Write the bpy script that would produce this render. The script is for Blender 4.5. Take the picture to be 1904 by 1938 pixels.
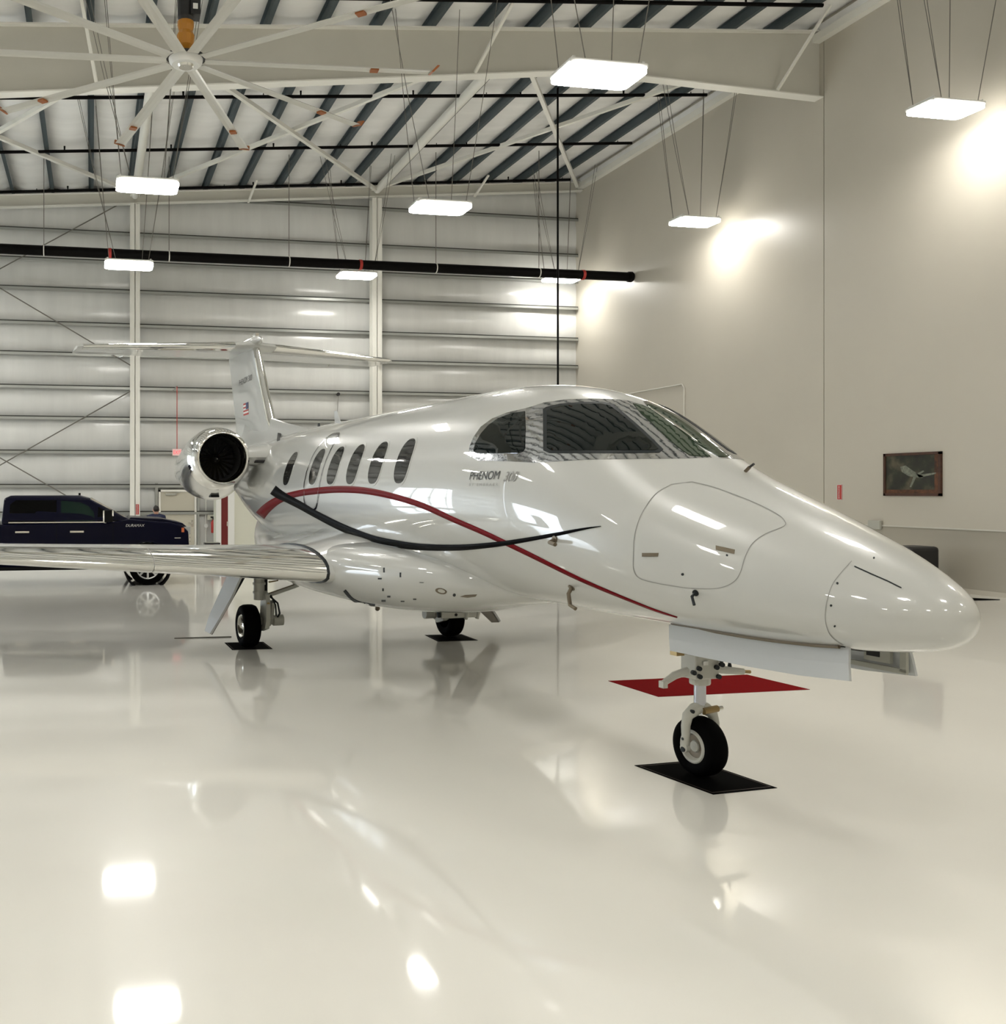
import bpy, bmesh, math, random
import numpy as np
from mathutils import Vector, Matrix
from mathutils.bvhtree import BVHTree
random.seed(7)
PI = math.pi
scene = bpy.context.scene
for o in list(bpy.data.objects): bpy.data.objects.remove(o)

# ------------------------------------------------------------------ camera, world, exposure
FPX, CX, HY, EYE = 1800.0, 510.0, 928.0, 2.15      # focal length and vanishing centre in pixels, eye height
YAW = math.atan2(335, 1800)
SB, CB = math.sin(YAW), math.cos(YAW)
cam_d = bpy.data.cameras.new('camera'); cam = bpy.data.objects.new('camera', cam_d)
scene.collection.objects.link(cam)
cam_d.sensor_fit = 'HORIZONTAL'; cam_d.sensor_width = 36
cam_d.lens = FPX / 1904 * 36
cam_d.shift_x = (952 - CX) / 1904
cam_d.shift_y = -(969 - HY) / 1904
cam_d.clip_start = 0.1; cam_d.clip_end = 300
cam.location = (0, 0, EYE); cam.rotation_euler = (PI/2, 0, -YAW)
scene.camera = cam
scene.view_settings.view_transform = 'Standard'; scene.view_settings.look = 'None'
scene.view_settings.gamma = 1; scene.view_settings.use_curve_mapping = False
scene.view_settings.exposure = 0.72
world = bpy.data.worlds.new('world'); scene.world = world; world.use_nodes = True
bg = world.node_tree.nodes['Background']; bg.inputs[0].default_value = (0.80, 0.90, 1.0, 1); bg.inputs[1].default_value = 8.0
LAMP = 28.0      # radiance of the lamp diffusers

# ------------------------------------------------------------------ materials
def mat(name, col, rough=0.5, metal=0.0, coat=0.0, spec=0.5, emit=None, es=1.0, noise=0.0, nscale=5.0, bump=0.0, bscale=20.0, coat_rough=0.03, stretch=None):
    m = bpy.data.materials.new(name); m.use_nodes = True
    nt = m.node_tree; b = nt.nodes['Principled BSDF']
    b.inputs['Base Color'].default_value = (*col, 1); b.inputs['Roughness'].default_value = rough
    b.inputs['Metallic'].default_value = metal; b.inputs['Coat Weight'].default_value = coat
    b.inputs['Coat Roughness'].default_value = coat_rough
    b.inputs['Specular IOR Level'].default_value = spec
    if emit:
        b.inputs['Emission Color'].default_value = (*emit, 1); b.inputs['Emission Strength'].default_value = es
    if noise or bump:
        tc = nt.nodes.new('ShaderNodeTexCoord'); mp = nt.nodes.new('ShaderNodeMapping')
        nt.links.new(tc.outputs['Object'], mp.inputs[0])
        if stretch: mp.inputs['Scale'].default_value = stretch
    if noise:
        n = nt.nodes.new('ShaderNodeTexNoise'); n.inputs['Scale'].default_value = nscale; n.inputs['Detail'].default_value = 4
        nt.links.new(mp.outputs[0], n.inputs['Vector'])
        r = nt.nodes.new('ShaderNodeMapRange'); r.inputs['From Min'].default_value = 0.3; r.inputs['From Max'].default_value = 0.7
        r.inputs['To Min'].default_value = 1 - noise; r.inputs['To Max'].default_value = 1 + noise
        nt.links.new(n.outputs['Fac'], r.inputs['Value'])
        mx = nt.nodes.new('ShaderNodeMix'); mx.data_type = 'RGBA'; mx.blend_type = 'MULTIPLY'; mx.inputs['Factor'].default_value = 1
        mx.inputs['A'].default_value = (*col, 1); nt.links.new(r.outputs[0], mx.inputs['B'])
        nt.links.new(mx.outputs['Result'], b.inputs['Base Color'])
    if bump:
        n2 = nt.nodes.new('ShaderNodeTexNoise'); n2.inputs['Scale'].default_value = bscale; n2.inputs['Detail'].default_value = 3
        nt.links.new(mp.outputs[0], n2.inputs['Vector'])
        bp = nt.nodes.new('ShaderNodeBump'); bp.inputs['Strength'].default_value = bump; bp.inputs['Distance'].default_value = 0.02
        nt.links.new(n2.outputs['Fac'], bp.inputs['Height']); nt.links.new(bp.outputs[0], b.inputs['Normal'])
    return m
M = {}
M['floor'] = mat('epoxy_floor', (0.80, 0.785, 0.725), rough=0.36, coat=1.0, coat_rough=0.055, noise=0.03, nscale=0.5, bump=0.05, bscale=1.2)
M['wall'] = mat('painted_wall', (0.54, 0.505, 0.43), rough=0.36, noise=0.02, nscale=0.6)
M['facing'] = mat('vinyl_insulation_facing', (0.70, 0.705, 0.685), rough=0.20, spec=0.65, noise=0.05, nscale=1.0, bump=0.25, bscale=2.5, stretch=(2.5, 2.5, .35))
M['roof_facing'] = mat('roof_insulation_facing', (0.90, 0.90, 0.885), rough=0.5, noise=0.05, nscale=0.8, bump=0.3, bscale=1.5, stretch=(.4, 3, 1))
M['girt'] = mat('galvanised_girt', (0.36, 0.37, 0.35), rough=0.35, metal=0.6)
M['gap_shade'] = mat('dark_gap_shade', (0.035, 0.035, 0.03), rough=0.7)  # near-black colour standing in for the shade above the girts
M['purlin'] = mat('grey_primed_purlin', (0.055, 0.075, 0.085), rough=0.55)
M['steel_white'] = mat('white_painted_steel', (0.82, 0.81, 0.75), rough=0.40)
M['steel_cream'] = mat('cream_painted_rafter', (0.60, 0.585, 0.52), rough=0.5, noise=0.03, nscale=1.0)
M['black_pipe'] = mat('black_pipe', (0.003, 0.0025, 0.0025), rough=0.5, spec=0.08)
M['black'] = mat('black_plastic', (0.012, 0.012, 0.013), rough=0.45)
M['cable'] = mat('steel_cable', (0.16, 0.15, 0.13), rough=0.5)
M['lamp_white'] = mat('lamp_housing', (0.75, 0.75, 0.72), rough=0.4)
M['lamp'] = mat('lamp_diffuser', (1, 1, 1), emit=(1.0, 0.97, 0.905), es=LAMP)
M['paint'] = mat('white_aircraft_paint', (0.50, 0.507, 0.485), rough=0.30, coat=1.0, coat_rough=0.02)
M['paint_grey'] = mat('pale_grey_paint', (0.56, 0.57, 0.57), rough=0.45)
M['door_white'] = mat('gear_door_white', (0.52, 0.54, 0.55), rough=0.5)
M['chrome'] = mat('polished_aluminium', (0.80, 0.79, 0.76), rough=0.07, metal=1.0)
M['satin'] = mat('satin_aluminium', (0.62, 0.61, 0.57), rough=0.22, metal=1.0)
M['nacelle'] = mat('polished_silver_cowl', (0.62, 0.62, 0.60), rough=0.16, metal=0.75, coat=.5)
M['frame_metal'] = mat('polished_window_frame', (0.52, 0.53, 0.55), rough=0.07, metal=1.0, bump=0.12, bscale=6)
M['glass_dark'] = mat('dark_glass', (0.006, 0.009, 0.009), rough=0.02, spec=0.32)
M['glass_cabin'] = mat('cabin_glass', (0.028, 0.028, 0.027), rough=0.04, spec=0.6)
M['glass_green'] = mat('green_glass', (0.03, 0.05, 0.028), rough=0.04, spec=0.8)
M['red'] = mat('red_stripe_paint', (0.15, 0.002, 0.006), rough=0.4, spec=0.06)
M['stripe_black'] = mat('black_stripe_paint', (0.001, 0.001, 0.0015), rough=0.45, spec=0.03)
M['line'] = mat('panel_gap', (0.27, 0.27, 0.255), rough=0.6)
M['seal'] = mat('dark_rubber_seal', (0.012, 0.016, 0.018), rough=0.5, spec=.3)
M['dark'] = mat('dark_recess', (0.01, 0.01, 0.01), rough=0.7)
M['bronze'] = mat('bronze_vent', (0.16, 0.13, 0.09), rough=0.4, metal=0.5)
M['rubber'] = mat('tyre_rubber', (0.002, 0.002, 0.002), rough=0.7, spec=0.03)
M['mat_black'] = mat('black_rubber_mat', (0.002, 0.002, 0.002), rough=0.8, spec=0.02)
M['mat_red'] = mat('red_floor_mat', (0.16, 0.002, 0.003), rough=0.9, spec=0.05, noise=0.15, nscale=60)
M['gear_white'] = mat('gear_leg_white', (0.50, 0.50, 0.45), rough=0.35)
M['gear_grey'] = mat('gear_oleo_chrome', (0.45, 0.46, 0.50), rough=0.2, metal=1.0)
M['brass'] = mat('brass_fitting', (0.28, 0.20, 0.09), rough=0.35, metal=0.8)
M['truck'] = mat('dark_navy_truck_paint', (0.0005, 0.0007, 0.010), rough=0.3, spec=0.12, coat=0.06)
M['truck_black'] = mat('truck_black_trim', (0.002, 0.002, 0.002), rough=0.6, spec=0.15)
M['truck_glass'] = mat('truck_glass', (0.001, 0.001, 0.001), rough=0.15, spec=0.12)
M['truck_glass_green'] = mat('truck_green_window', (0.008, 0.020, 0.015), rough=0.1, spec=0.2)
M['door'] = mat('cream_door_paint', (0.55, 0.52, 0.43), rough=0.45)
M['cream'] = mat('cream_cabinet_paint', (0.68, 0.68, 0.58), rough=0.5)
M['white'] = mat('plain_white', (0.80, 0.80, 0.77), rough=0.5)
M['sign_red'] = mat('sign_red', (0.45, 0.03, 0.02), rough=0.5)
M['door_red'] = mat('door_red', (0.14, 0.004, 0.003), rough=0.45)
M['exit_red'] = mat('exit_letters', (0.7, 0.05, 0.08), rough=0.5, emit=(0.8, 0.05, 0.08), es=0.6)
M['exit_face'] = mat('exit_face', (0.75, 0.50, 0.48), rough=0.5, emit=(1, .6, .58), es=0.12)
M['orange'] = mat('orange_fan_tip', (0.33, 0.10, 0.02), rough=0.5)
M['motor_yellow'] = mat('yellow_gearbox', (0.48, 0.20, 0.015), rough=0.4)
M['blade'] = mat('fan_blade_aluminium', (0.62, 0.61, 0.56), rough=0.4, metal=0.3)
M['fan_dark'] = mat('dark_fan_blade', (0.05, 0.045, 0.03), rough=0.35, metal=0.6)
M['skin'] = mat('skin', (0.50, 0.28, 0.20), rough=0.55)
M['hair'] = mat('dark_hair', (0.012, 0.009, 0.007), rough=0.7)
M['shirt'] = mat('navy_shirt', (0.008, 0.012, 0.045), rough=0.8)
M['blue'] = mat('flag_blue', (0.02, 0.03, 0.12), rough=0.5)
M['amber'] = mat('amber_lamp', (0.55, 0.14, 0.05), rough=0.3)
M['letter'] = mat('dark_lettering', (0.02, 0.02, 0.022), rough=0.4)
M['letter_grey'] = mat('grey_lettering', (0.28, 0.28, 0.27), rough=0.4)
M['silver'] = mat('silver_badge', (0.6, 0.62, 0.64), rough=0.25, metal=0.9)
M['box'] = mat('grey_equipment', (0.42, 0.42, 0.37), rough=0.5)

# ------------------------------------------------------------------ helpers
COL = scene.collection
def mesh_obj(name, verts, faces, m, parent=None, smooth=False, mats=None, fm=None, loc=None, rot=None, kind=None):
    me = bpy.data.meshes.new(name); me.from_pydata([tuple(v) for v in verts], [], faces); me.validate()
    for mm in (mats or [m]): me.materials.append(mm)
    if fm: me.polygons.foreach_set('material_index', fm)
    if smooth: me.shade_smooth()
    o = bpy.data.objects.new(name, me); COL.objects.link(o)
    if parent: o.parent = parent
    if loc: o.location = loc
    if rot: o.rotation_euler = rot
    if kind: o['kind'] = kind
    return o
def tag(o, label, cat, group=None):
    o['label'] = label; o['category'] = cat
    if group: o['group'] = group
    return o
def empty(name, loc, rz=0, label=None, cat=None, group=None):
    o = bpy.data.objects.new(name, None); COL.objects.link(o); o.location = loc; o.rotation_euler = (0, 0, rz)
    o.empty_display_size = 0.2
    if label: tag(o, label, cat, group)
    return o
SPLIT = {'door_stiffener', 'end_plate', 'hanger', 'sprinkler_head', 'door_gap', 'white_frame', 'door_jamb', 'base_angle', 'girt', 'girt_shade_strip', 'trailing_link', 'steering_arm', 'actuator', 'spokes'}
class MB:
    def __init__(s): s.v = []; s.f = []
    def add(s, vs, fs):
        n = len(s.v); s.v += [tuple(v) for v in vs]; s.f += [[i + n for i in f] for f in fs]; return s
    def box(s, x0, x1, y0, y1, z0, z1):
        return s.add([(x0,y0,z0),(x1,y0,z0),(x1,y1,z0),(x0,y1,z0),(x0,y0,z1),(x1,y0,z1),(x1,y1,z1),(x0,y1,z1)],
                     [(0,3,2,1),(4,5,6,7),(0,1,5,4),(1,2,6,5),(2,3,7,6),(3,0,4,7)])
    def bar(s, a, b, w, h, up=(0,0,1)):      # rectangular bar between two points
        a = Vector(a); b = Vector(b); d = (b-a).normalized(); u = Vector(up)
        r = d.cross(u)
        if r.length < 1e-4: r = d.cross(Vector((1,0,0)))
        r.normalize(); u = r.cross(d).normalized()
        vs = [p + r*(sx*w/2) + u*(sy*h/2) for p in (a, b) for sx, sy in ((-1,-1),(1,-1),(1,1),(-1,1))]
        return s.add(vs, [(0,1,2,3),(7,6,5,4),(0,4,5,1),(1,5,6,2),(2,6,7,3),(3,7,4,0)])
    def tube(s, pts, r, n=10, cap=True):
        pts = [Vector(p) for p in pts]; rs = r if isinstance(r, (list, tuple)) else [r]*len(pts)
        rings = []; prev = None
        for i, p in enumerate(pts):
            d = (pts[min(i+1, len(pts)-1)] - pts[max(i-1, 0)]).normalized()
            if prev is None:
                a = Vector((0,0,1)) if abs(d.z) < 0.9 else Vector((1,0,0)); u = d.cross(a).normalized()
            else: u = (prev - d*prev.dot(d)).normalized()
            prev = u; w = d.cross(u)
            rings.append([p + (u*math.cos(2*PI*k/n) + w*math.sin(2*PI*k/n))*rs[i] for k in range(n)])
        return s.rings(rings, cap)
    def rings(s, rings, cap=True, closed=True):
        n = len(rings[0]); vs = [v for r in rings for v in r]; fs = []
        for i in range(len(rings)-1):
            for k in range(n if closed else n-1):
                k2 = (k+1) % n; fs.append((i*n+k, i*n+k2, (i+1)*n+k2, (i+1)*n+k))
        if cap: fs.append(tuple(range(n-1, -1, -1))); fs.append(tuple((len(rings)-1)*n + k for k in range(n)))
        return s.add(vs, fs)
    def cyl(s, c, axis, r, l, n=16, r2=None):
        c = Vector(c); ax = Vector(axis).normalized()
        return s.tube([c - ax*l/2, c + ax*l/2], [r, r if r2 is None else r2], n)
    def prism(s, poly, axis, a, b):          # polygon in the two other axes extruded along axis
        def P(u, v, t): return {'x': (t,u,v), 'y': (u,t,v), 'z': (u,v,t)}[axis]
        n = len(poly)
        vs = [P(u, v, a) for u, v in poly] + [P(u, v, b) for u, v in poly]
        return s.add(vs, [tuple(range(n-1,-1,-1)), tuple(range(n, 2*n))] + [(k,(k+1)%n,(k+1)%n+n,k+n) for k in range(n)])
    def lathe(s, prof, c, axis='x', n=32):   # prof: (along, radius)
        c = Vector(c); rings = []
        for a, r in prof:
            ring = []
            for k in range(n):
                t = 2*PI*k/n; q = (math.cos(t)*r, math.sin(t)*r)
                ring.append(c + Vector({'x': (a,q[0],q[1]), 'y': (q[0],a,q[1]), 'z': (q[0],q[1],a)}[axis]))
            rings.append(ring)
        return s.rings(rings, False)
    def build(s, name, m, parent=None, smooth=False, **k):
        if name in SPLIT:                    # every loose piece becomes an object of its own
            par = list(range(len(s.v)))
            def find(i):
                while par[i] != i: par[i] = par[par[i]]; i = par[i]
                return i
            for f_ in s.f:
                for i in f_[1:]: par[find(i)] = find(f_[0])
            roots = {}
            for f_ in s.f: roots.setdefault(find(f_[0]), []).append(f_)
            if len(roots) > 1:
                for fs in roots.values():
                    used = sorted({i for f_ in fs for i in f_}); ix = {i: n for n, i in enumerate(used)}
                    q = MB(); q.v = [s.v[i] for i in used]; q.f = [[ix[i] for i in f_] for f_ in fs]
                    o = q._one(name, m, parent, smooth, **k)
                return o
        return s._one(name, m, parent, smooth, **k)
    def _one(s, name, m, parent=None, smooth=False, **k):
        o = mesh_obj(name, s.v, s.f, m, parent, False, **k)
        bm = bmesh.new(); bm.from_mesh(o.data); bmesh.ops.recalc_face_normals(bm, faces=bm.faces)
        if smooth:
            for f in bm.faces: f.smooth = True
            for e in bm.edges:
                if len(e.link_faces) == 2 and e.calc_face_angle(0) > 0.7: e.smooth = False
        bm.to_mesh(o.data); bm.free()
        return o
def bevel(o, w=0.02, seg=2):
    bm = bmesh.new(); bm.from_mesh(o.data)
    es = [e for e in bm.edges if len(e.link_faces) == 2 and e.calc_face_angle(0) > 0.5]
    bmesh.ops.bevel(bm, geom=es, offset=w, segments=seg, affect='EDGES', profile=0.5, clamp_overlap=True)
    bm.to_mesh(o.data); bm.free(); return o
def struct(o): o['kind'] = 'structure'; return o
def copy_tree(o, parent=None):
    c = o.copy(); COL.objects.link(c)
    if parent: c.parent = parent
    for ch in list(o.children): copy_tree(ch, c)
    return c
def text_data(body, size, shear=0.0, space=1.0):
    cu = bpy.data.curves.new('lettering', 'FONT'); cu.body = body; cu.size = size; cu.shear = shear; cu.space_character = space
    o = bpy.data.objects.new('lettering', cu); COL.objects.link(o)
    bpy.context.view_layer.update()
    me = bpy.data.meshes.new_from_object(o.evaluated_get(bpy.context.evaluated_depsgraph_get()))
    v = [tuple(p.co) for p in me.vertices]; f = [tuple(p.vertices) for p in me.polygons]
    bpy.data.objects.remove(o); bpy.data.curves.remove(cu); bpy.data.meshes.remove(me)
    return v, f
def flat_text(name, body, size, m, parent, fn, shear=0.0, space=1.0):
    v, f = text_data(body, size, shear, space)
    return mesh_obj(name, [fn(p[0], p[1]) for p in v], f, m, parent)
# points of the world under a pixel, on a plane of the building
def c2w(X, Y): return (CB*X + SB*Y, -SB*X + CB*Y)
def at_z(px, py, z): Y = FPX*(z-EYE)/(HY-py); return Vector((*c2w((px-CX)/FPX*Y, Y), z))
def at_Y(px, py, yw): t = (px-CX)/FPX; Y = yw/(CB-SB*t); w = c2w(t*Y, Y); return Vector((w[0], w[1], EYE+(HY-py)*Y/FPX))
def at_X(px, py, xw): t = (px-CX)/FPX; Y = xw/(CB*t+SB); w = c2w(t*Y, Y); return Vector((w[0], w[1], EYE+(HY-py)*Y/FPX))
PITCH = 0.08
XW, YB = 17.9, 33.0                       # right wall, back wall
def zroof(x): return 13.62 - PITCH*(XW - x)    # underside of the purlins
def on_roof(px, py, drop=0.0):
    t = (px-CX)/FPX; d = Vector((*c2w(t, 1), (HY-py)/FPX))
    # EYE + s d.z = 13.62 - P*(XW - s d.x) - drop
    s = (13.62 - drop - PITCH*XW - EYE)/(d.z - PITCH*d.x)
    return Vector((d.x*s, d.y*s, EYE + d.z*s))

# ------------------------------------------------------------------ the room
XL, YF = -22.0, -9.0
f = MB().box(XL-2, XW+.3, YF-.3, YB+.3, -0.2, 0).build('floor', M['floor']); struct(f)
wr = MB()
ys = [YF, 5.0, 20.75, YB+.3]
for a, b in zip(ys[:-1], ys[1:]):          # tilt-up wall panels with an open joint between them
    wr.box(XW, XW+.25, a+.012, b-.012, 0, 15.0)
wall_r = struct(wr.build('wall_right', M['wall']))
MB().box(XW+.05, XW+.2, YF, YB, 0, 15).build('joint_backing', M['line'], wall_r)
MB().box(XW-.006, XW, YF, YB-.3, .10, 1.33).build('wainscot', mat('wainscot_paint', (0.40, 0.37, 0.305), rough=0.45), wall_r)
MB().box(XW-.015, XW, YF, YB-.3, 0, .10).build('wall_base', M['wall'], wall_r)
wf = struct(MB().box(XL, XW, YF-.25, YF, 0, 15).build('wall_front', M['wall']))
# left wall with the open hangar doorway that lets the daylight in
wl = MB()
wl.box(XL-.25, XL, YF, 25, 0, 13); wl.box(XL-.25, XL, 31, YB, 0, 13); wl.box(XL-.25, XL, 25, 31, 4.2, 13)
struct(wl.build('wall_left', M['facing']))
struct(MB().box(XL-14, XL-.25, YF, YB, -0.2, -0.01).build('trim_1', M['floor']))
# back wall: insulation sheets sagging between girts
GZ = [12.30, 10.96, 9.97, 8.99, 7.83, 6.80, 5.68, 4.63, 3.48, 2.33, 1.40]
WIN = (-15.6, -11.8, 0.3, 4.9)             # daylight opening left of the picture
back = MB()
back.box(XL, WIN[0], YB+.16, YB+.3, 0, 14); back.box(WIN[1], XW, YB+.16, YB+.3, 0, 14); back.box(WIN[0], WIN[1], YB+.16, YB+.3, WIN[3], 14); back.box(WIN[0], WIN[1], YB+.0, YB+.3, 0, WIN[2])
wall_b = struct(back.build('wall_back', M['facing']))
zz = [13.6] + GZ + [0.0]
cols_x = [-14.9, -6.9, 1.42, 9.94, XW]
for i in range(len(zz)-1):
    z1, z0 = zz[i]-.02, zz[i+1]+.02
    for a, b in ([(XL, WIN[0]), (WIN[1], 1.42), (1.42, 9.94), (9.94, XW)] if z0 < WIN[3]-.1 else [(XL, WIN[0]), (WIN[0], WIN[1]), (WIN[1], 1.42), (1.42, 9.94), (9.94, XW)]):
        nx = max(2, int((b-a)/0.5)); nz = 8; vs = []; fs = []
        for j in range(nz+1):
            v = j/nz
            for k in range(nx+1):
                x = a + (b-a)*k/nx
                seam = 0.018*(1-min(1, abs(((x+.3) % 1.22)-.61)/.05))
                bulge = .075*(math.sin(PI*v)**.7) if 0 < v < 1 else 0
                wr_ = .012*math.sin(x*7.3+i*2)*math.sin(x*2.1+i)*math.sin(PI*v)
                vs.append((x, YB+.155-bulge-wr_+seam, z0+(z1-z0)*v))
        for j in range(nz):
            for k in range(nx): q = j*(nx+1)+k; fs.append((q, q+1, q+nx+2, q+nx+1))
        mesh_obj('insulation_panel', vs, fs, M['facing'], wall_b, smooth=True)
for z in GZ:
    g = MB()
    for a, b in ([(XL, WIN[0]), (WIN[1], XW-.02)] if z < WIN[3] else [(XL, XW-.02)]):
        g.box(a, b, YB-.10, YB+.16, z-.012, z)            # web
        g.box(a, b, YB-.112, YB-.10, z-.085, z)        # inner flange
    g.build('girt', M['girt'], wall_b)
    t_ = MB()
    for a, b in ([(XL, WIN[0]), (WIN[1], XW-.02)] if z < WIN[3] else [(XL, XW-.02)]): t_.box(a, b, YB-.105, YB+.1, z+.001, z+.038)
    t_.build('girt_shade_strip', M['gap_shade'], wall_b)  # dark strip paints in the shadowed gap along the top of each girt
MB().box(XL, WIN[0], YB-.02, YB+.16, 0, .12).box(WIN[1], XW, YB-.02, YB+.16, 0, .12).build('base_angle', M['girt'], wall_b)
# opening in the back wall, glazed in bays
w1 = MB()
for x in np.linspace(WIN[0], WIN[1], 5): w1.box(x-.05, x+.05, YB, YB+.2, WIN[2], WIN[3])
for z in (0.05, 1.4, 2.8, WIN[3]): w1.box(WIN[0], WIN[1], YB, YB+.2, z-.05, z+.05)
w1 = struct(w1.build('window_1', M['steel_white']))
# ceiling: insulation strips sagging between purlins
roof = MB()
xa, xb = XL-.2, XW+.25
roof.add([(xa, YF-.3, zroof(xa)+.45), (xb, YF-.3, zroof(xb)+.45), (xb, YB+.3, zroof(xb)+.45), (xa, YB+.3, zroof(xa)+.45),
          (xa, YF-.3, zroof(xa)+.55), (xb, YF-.3, zroof(xb)+.55), (xb, YB+.3, zroof(xb)+.55), (xa, YB+.3, zroof(xa)+.55)],
         [(0,3,2,1),(4,5,6,7),(0,1,5,4),(1,2,6,5),(2,3,7,6),(3,0,4,7)])
ceil = struct(roof.build('ceiling', M['roof_facing']))
px_ = [16.68 - 1.285*k for k in range(31)]
pv = MB()
for x in px_:
    if x < XL: break
    z = zroof(x)
    p = MB(); p.box(x-.035, x-.02, YF, YB+.1, z, z+.24); p.box(x-.02, x+.055, YF, YB+.1, z, z+.012)
    p.box(x+.055, x+.065, YF, YB+.1, z, z+.03); p.box(x-.1, x-.02, YF, YB+.1, z+.228, z+.24)
    p.build('purlin', M['purlin'], ceil)
edges = [XW+.1] + [x for x in px_ if x > XL] + [XL]
nyy = 140
for a, b in zip(edges[:-1], edges[1:]):
    vs = []; fs = []; nu = 8
    for j in range(nyy+1):
        y = YF + (YB-YF)*j/nyy
        for k in range(nu+1):
            u = k/nu; x = b + (a-b)*u
            sag = .14*math.sin(PI*u)**.8 if 0 < u < 1 else 0
            vs.append((x, y, zroof(x)+.30+(.035*math.sin(PI*u) if j % 4 == 0 else 0)-sag+.012*math.sin(y*5.1+a*3)*math.sin(PI*u)))
    for j in range(nyy):
        for k in range(nu): q = j*(nu+1)+k; fs.append((q, q+nu+1, q+nu+2, q+1))
    mesh_obj('insulation_strip', vs, fs, M['roof_facing'], ceil, smooth=True)
# eave angle along the right wall
MB().box(XW-.2, XW, YF, YB, 13.33, 13.52).build('eave_strut', M['steel_white'], ceil)
MB().box(XW-.10, XW-.002, YF, YB, 13.52, 13.75).build('eave_flashing', M['roof_facing'], ceil)

# ------------------------------------------------------------------ steel frames
def rafter(name, y, pts_bot, label, w=.3, zt=zroof, m='steel_cream'):
    r = MB(); n = len(pts_bot)
    top = [(x, zt(x)-.002) for x, _ in pts_bot]
    poly = [(x, z) for x, z in pts_bot] + top[::-1]
    r.prism(poly, 'y', y-.01, y+.01)
    o = r.build(name, M[m]); tag(o, label, 'beam', 'steel roof rafters')
    fl = MB()
    for (xa_, za), (xb_, zb) in zip(pts_bot[:-1], pts_bot[1:]): fl.bar((xa_, y, za), (xb_, y, zb), w, .03, (0,0,1))
    fl.build('bottom_flange', M['steel_white'], o)
    ft = MB()
    for (xa_, za), (xb_, zb) in zip(top[:-1], top[1:]): ft.bar((xa_, y, za-.02), (xb_, y, zb-.02), w, .03, (0,0,1))
    ft.build('top_flange', M['steel_white'], o)
    return o
rafter('roof_rafter', 20.9, [(XL, 8.3), (-1.9, 10.55), (11.6, 12.12), (XW-.01, 11.95)], 'deep cream tapered rafter crossing the whole top of the hangar behind the ceiling fan')
rafter('roof_rafter', 8.9, [(XL, 8.3), (-1.9, 10.55), (11.6, 12.12), (XW-.01, 11.95)], 'deep cream tapered rafter above the picture, nearer than the ceiling fan')
rafter('roof_rafter', YB-.35, [(XL, zroof(XL)-.5), (XW-.01, 13.28)], 'shallow cream rafter running along the top of the back wall', w=.22)
def column(x, y, w, d, z1, label):
    c = MB(); c.box(x-w/2, x+w/2, y-d/2, y-d/2+.02, 0, z1); c.box(x-w/2, x+w/2, y+d/2-.02, y+d/2, 0, z1); c.box(x-.01, x+.01, y-d/2, y+d/2, 0, z1)
    o = c.build('steel_column', M['steel_white']); tag(o, label, 'column', 'steel columns along the back wall')
    b = MB().box(x-w/2-.05, x+w/2+.05, y-d/2-.05, y+d/2+.05, 0, .02); b.build('base_plate', M['steel_white'], o)
    return o
column(1.42, YB-.32, .33, .36, zroof(1.42)-.45, 'white steel column at the back wall rising behind the pickup truck')
column(9.94, YB-.32, .36, .36, zroof(9.94)-.45, 'white steel column at the back wall carrying the black security camera')
# purlin-level struts and flat braces
def strut(a, b, r, name, label, cat='strut', m='steel_white', group=None):
    o = MB().tube([a, b], r, 12).build(name, M[m], smooth=True); tag(o, label, cat, group)
    e = MB(); d = (Vector(b)-Vector(a)).normalized()
    for p in (Vector(a), Vector(b)): e.bar(p-d*.12, p+d*.12, r*2.6, .02)
    e.build('end_plate', M[m], o); return o
for x, lab in ((1.42, 'thick white strut tube under the roof above the left wall column'), (9.94, 'thick white strut tube under the roof above the right wall column')):
    strut((x, 21.05, zroof(x)-.16), (x, YB-.5, zroof(x)-.16), .13 if x < 5 else .14, 'roof_strut', lab, group='white strut tubes under the purlins')
def rf(x, y, d=.16): return (x, y, zroof(x)-d)
BR = [((1.42, YB-.55), (9.94, 21.1), 'white diagonal roof brace rising right from the left column'),
      ((9.94, YB-.55), (1.42, 21.1), 'white diagonal roof brace rising left from the middle column'),
      ((9.94, YB-.55), (XW-.2, 21.1), 'white diagonal roof brace rising right from the middle column'),
      ((XW-.3, YB-.55), (9.94, 21.1), 'white diagonal roof brace ending in the far right roof corner'),
      ((1.42, YB-.55), (-6.9, 21.1), 'white diagonal roof brace running left out of the picture from the left column'),
      ((-6.9, YB-.55), (1.42, 21.1), 'white diagonal roof brace seen as a short piece at the far left')]
for i, (a, b, lab) in enumerate(BR):
    o = MB().bar(rf(*a, .12+.09*(i % 2)), rf(*b, .12+.09*(i % 2)), .11, .11).build('roof_brace', M['steel_white']); tag(o, lab, 'brace', 'diagonal roof braces')
# hanging rods from the near rafter (flange braces seen as thin white sticks)
for (x, lab, dx) in ((0.1, 'thin white flange brace left of the fan on the near rafter', -.55), (8.7, 'thin white flange brace right of the middle of the near rafter', .7), (16.6, 'thin white flange brace at the right end of the near rafter', .8)):
    zb = np.interp(x, [XL, -1.9, 11.6, XW], [8.3, 10.55, 12.12, 11.95])
    o = MB().bar((x, 20.75, zb+.03), (x+dx*.6, 19.6, zroof(x+dx)), .07, .05).build('flange_brace', M['steel_white']); tag(o, lab, 'brace', 'flange braces')
for x, lab in ((-4.0, 'short white flange brace at the top left of the back wall'), (5.3, 'short white flange brace above the back wall left of the middle column'), (13.6, 'short white flange brace above the back wall right of the middle column')):
    o = MB().bar((x, YB-.5, zroof(x)-.5), (x+.15, YB-1.4, zroof(x)), .07, .05).build('flange_brace', M['steel_white']); tag(o, lab, 'brace', 'flange braces')
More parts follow.
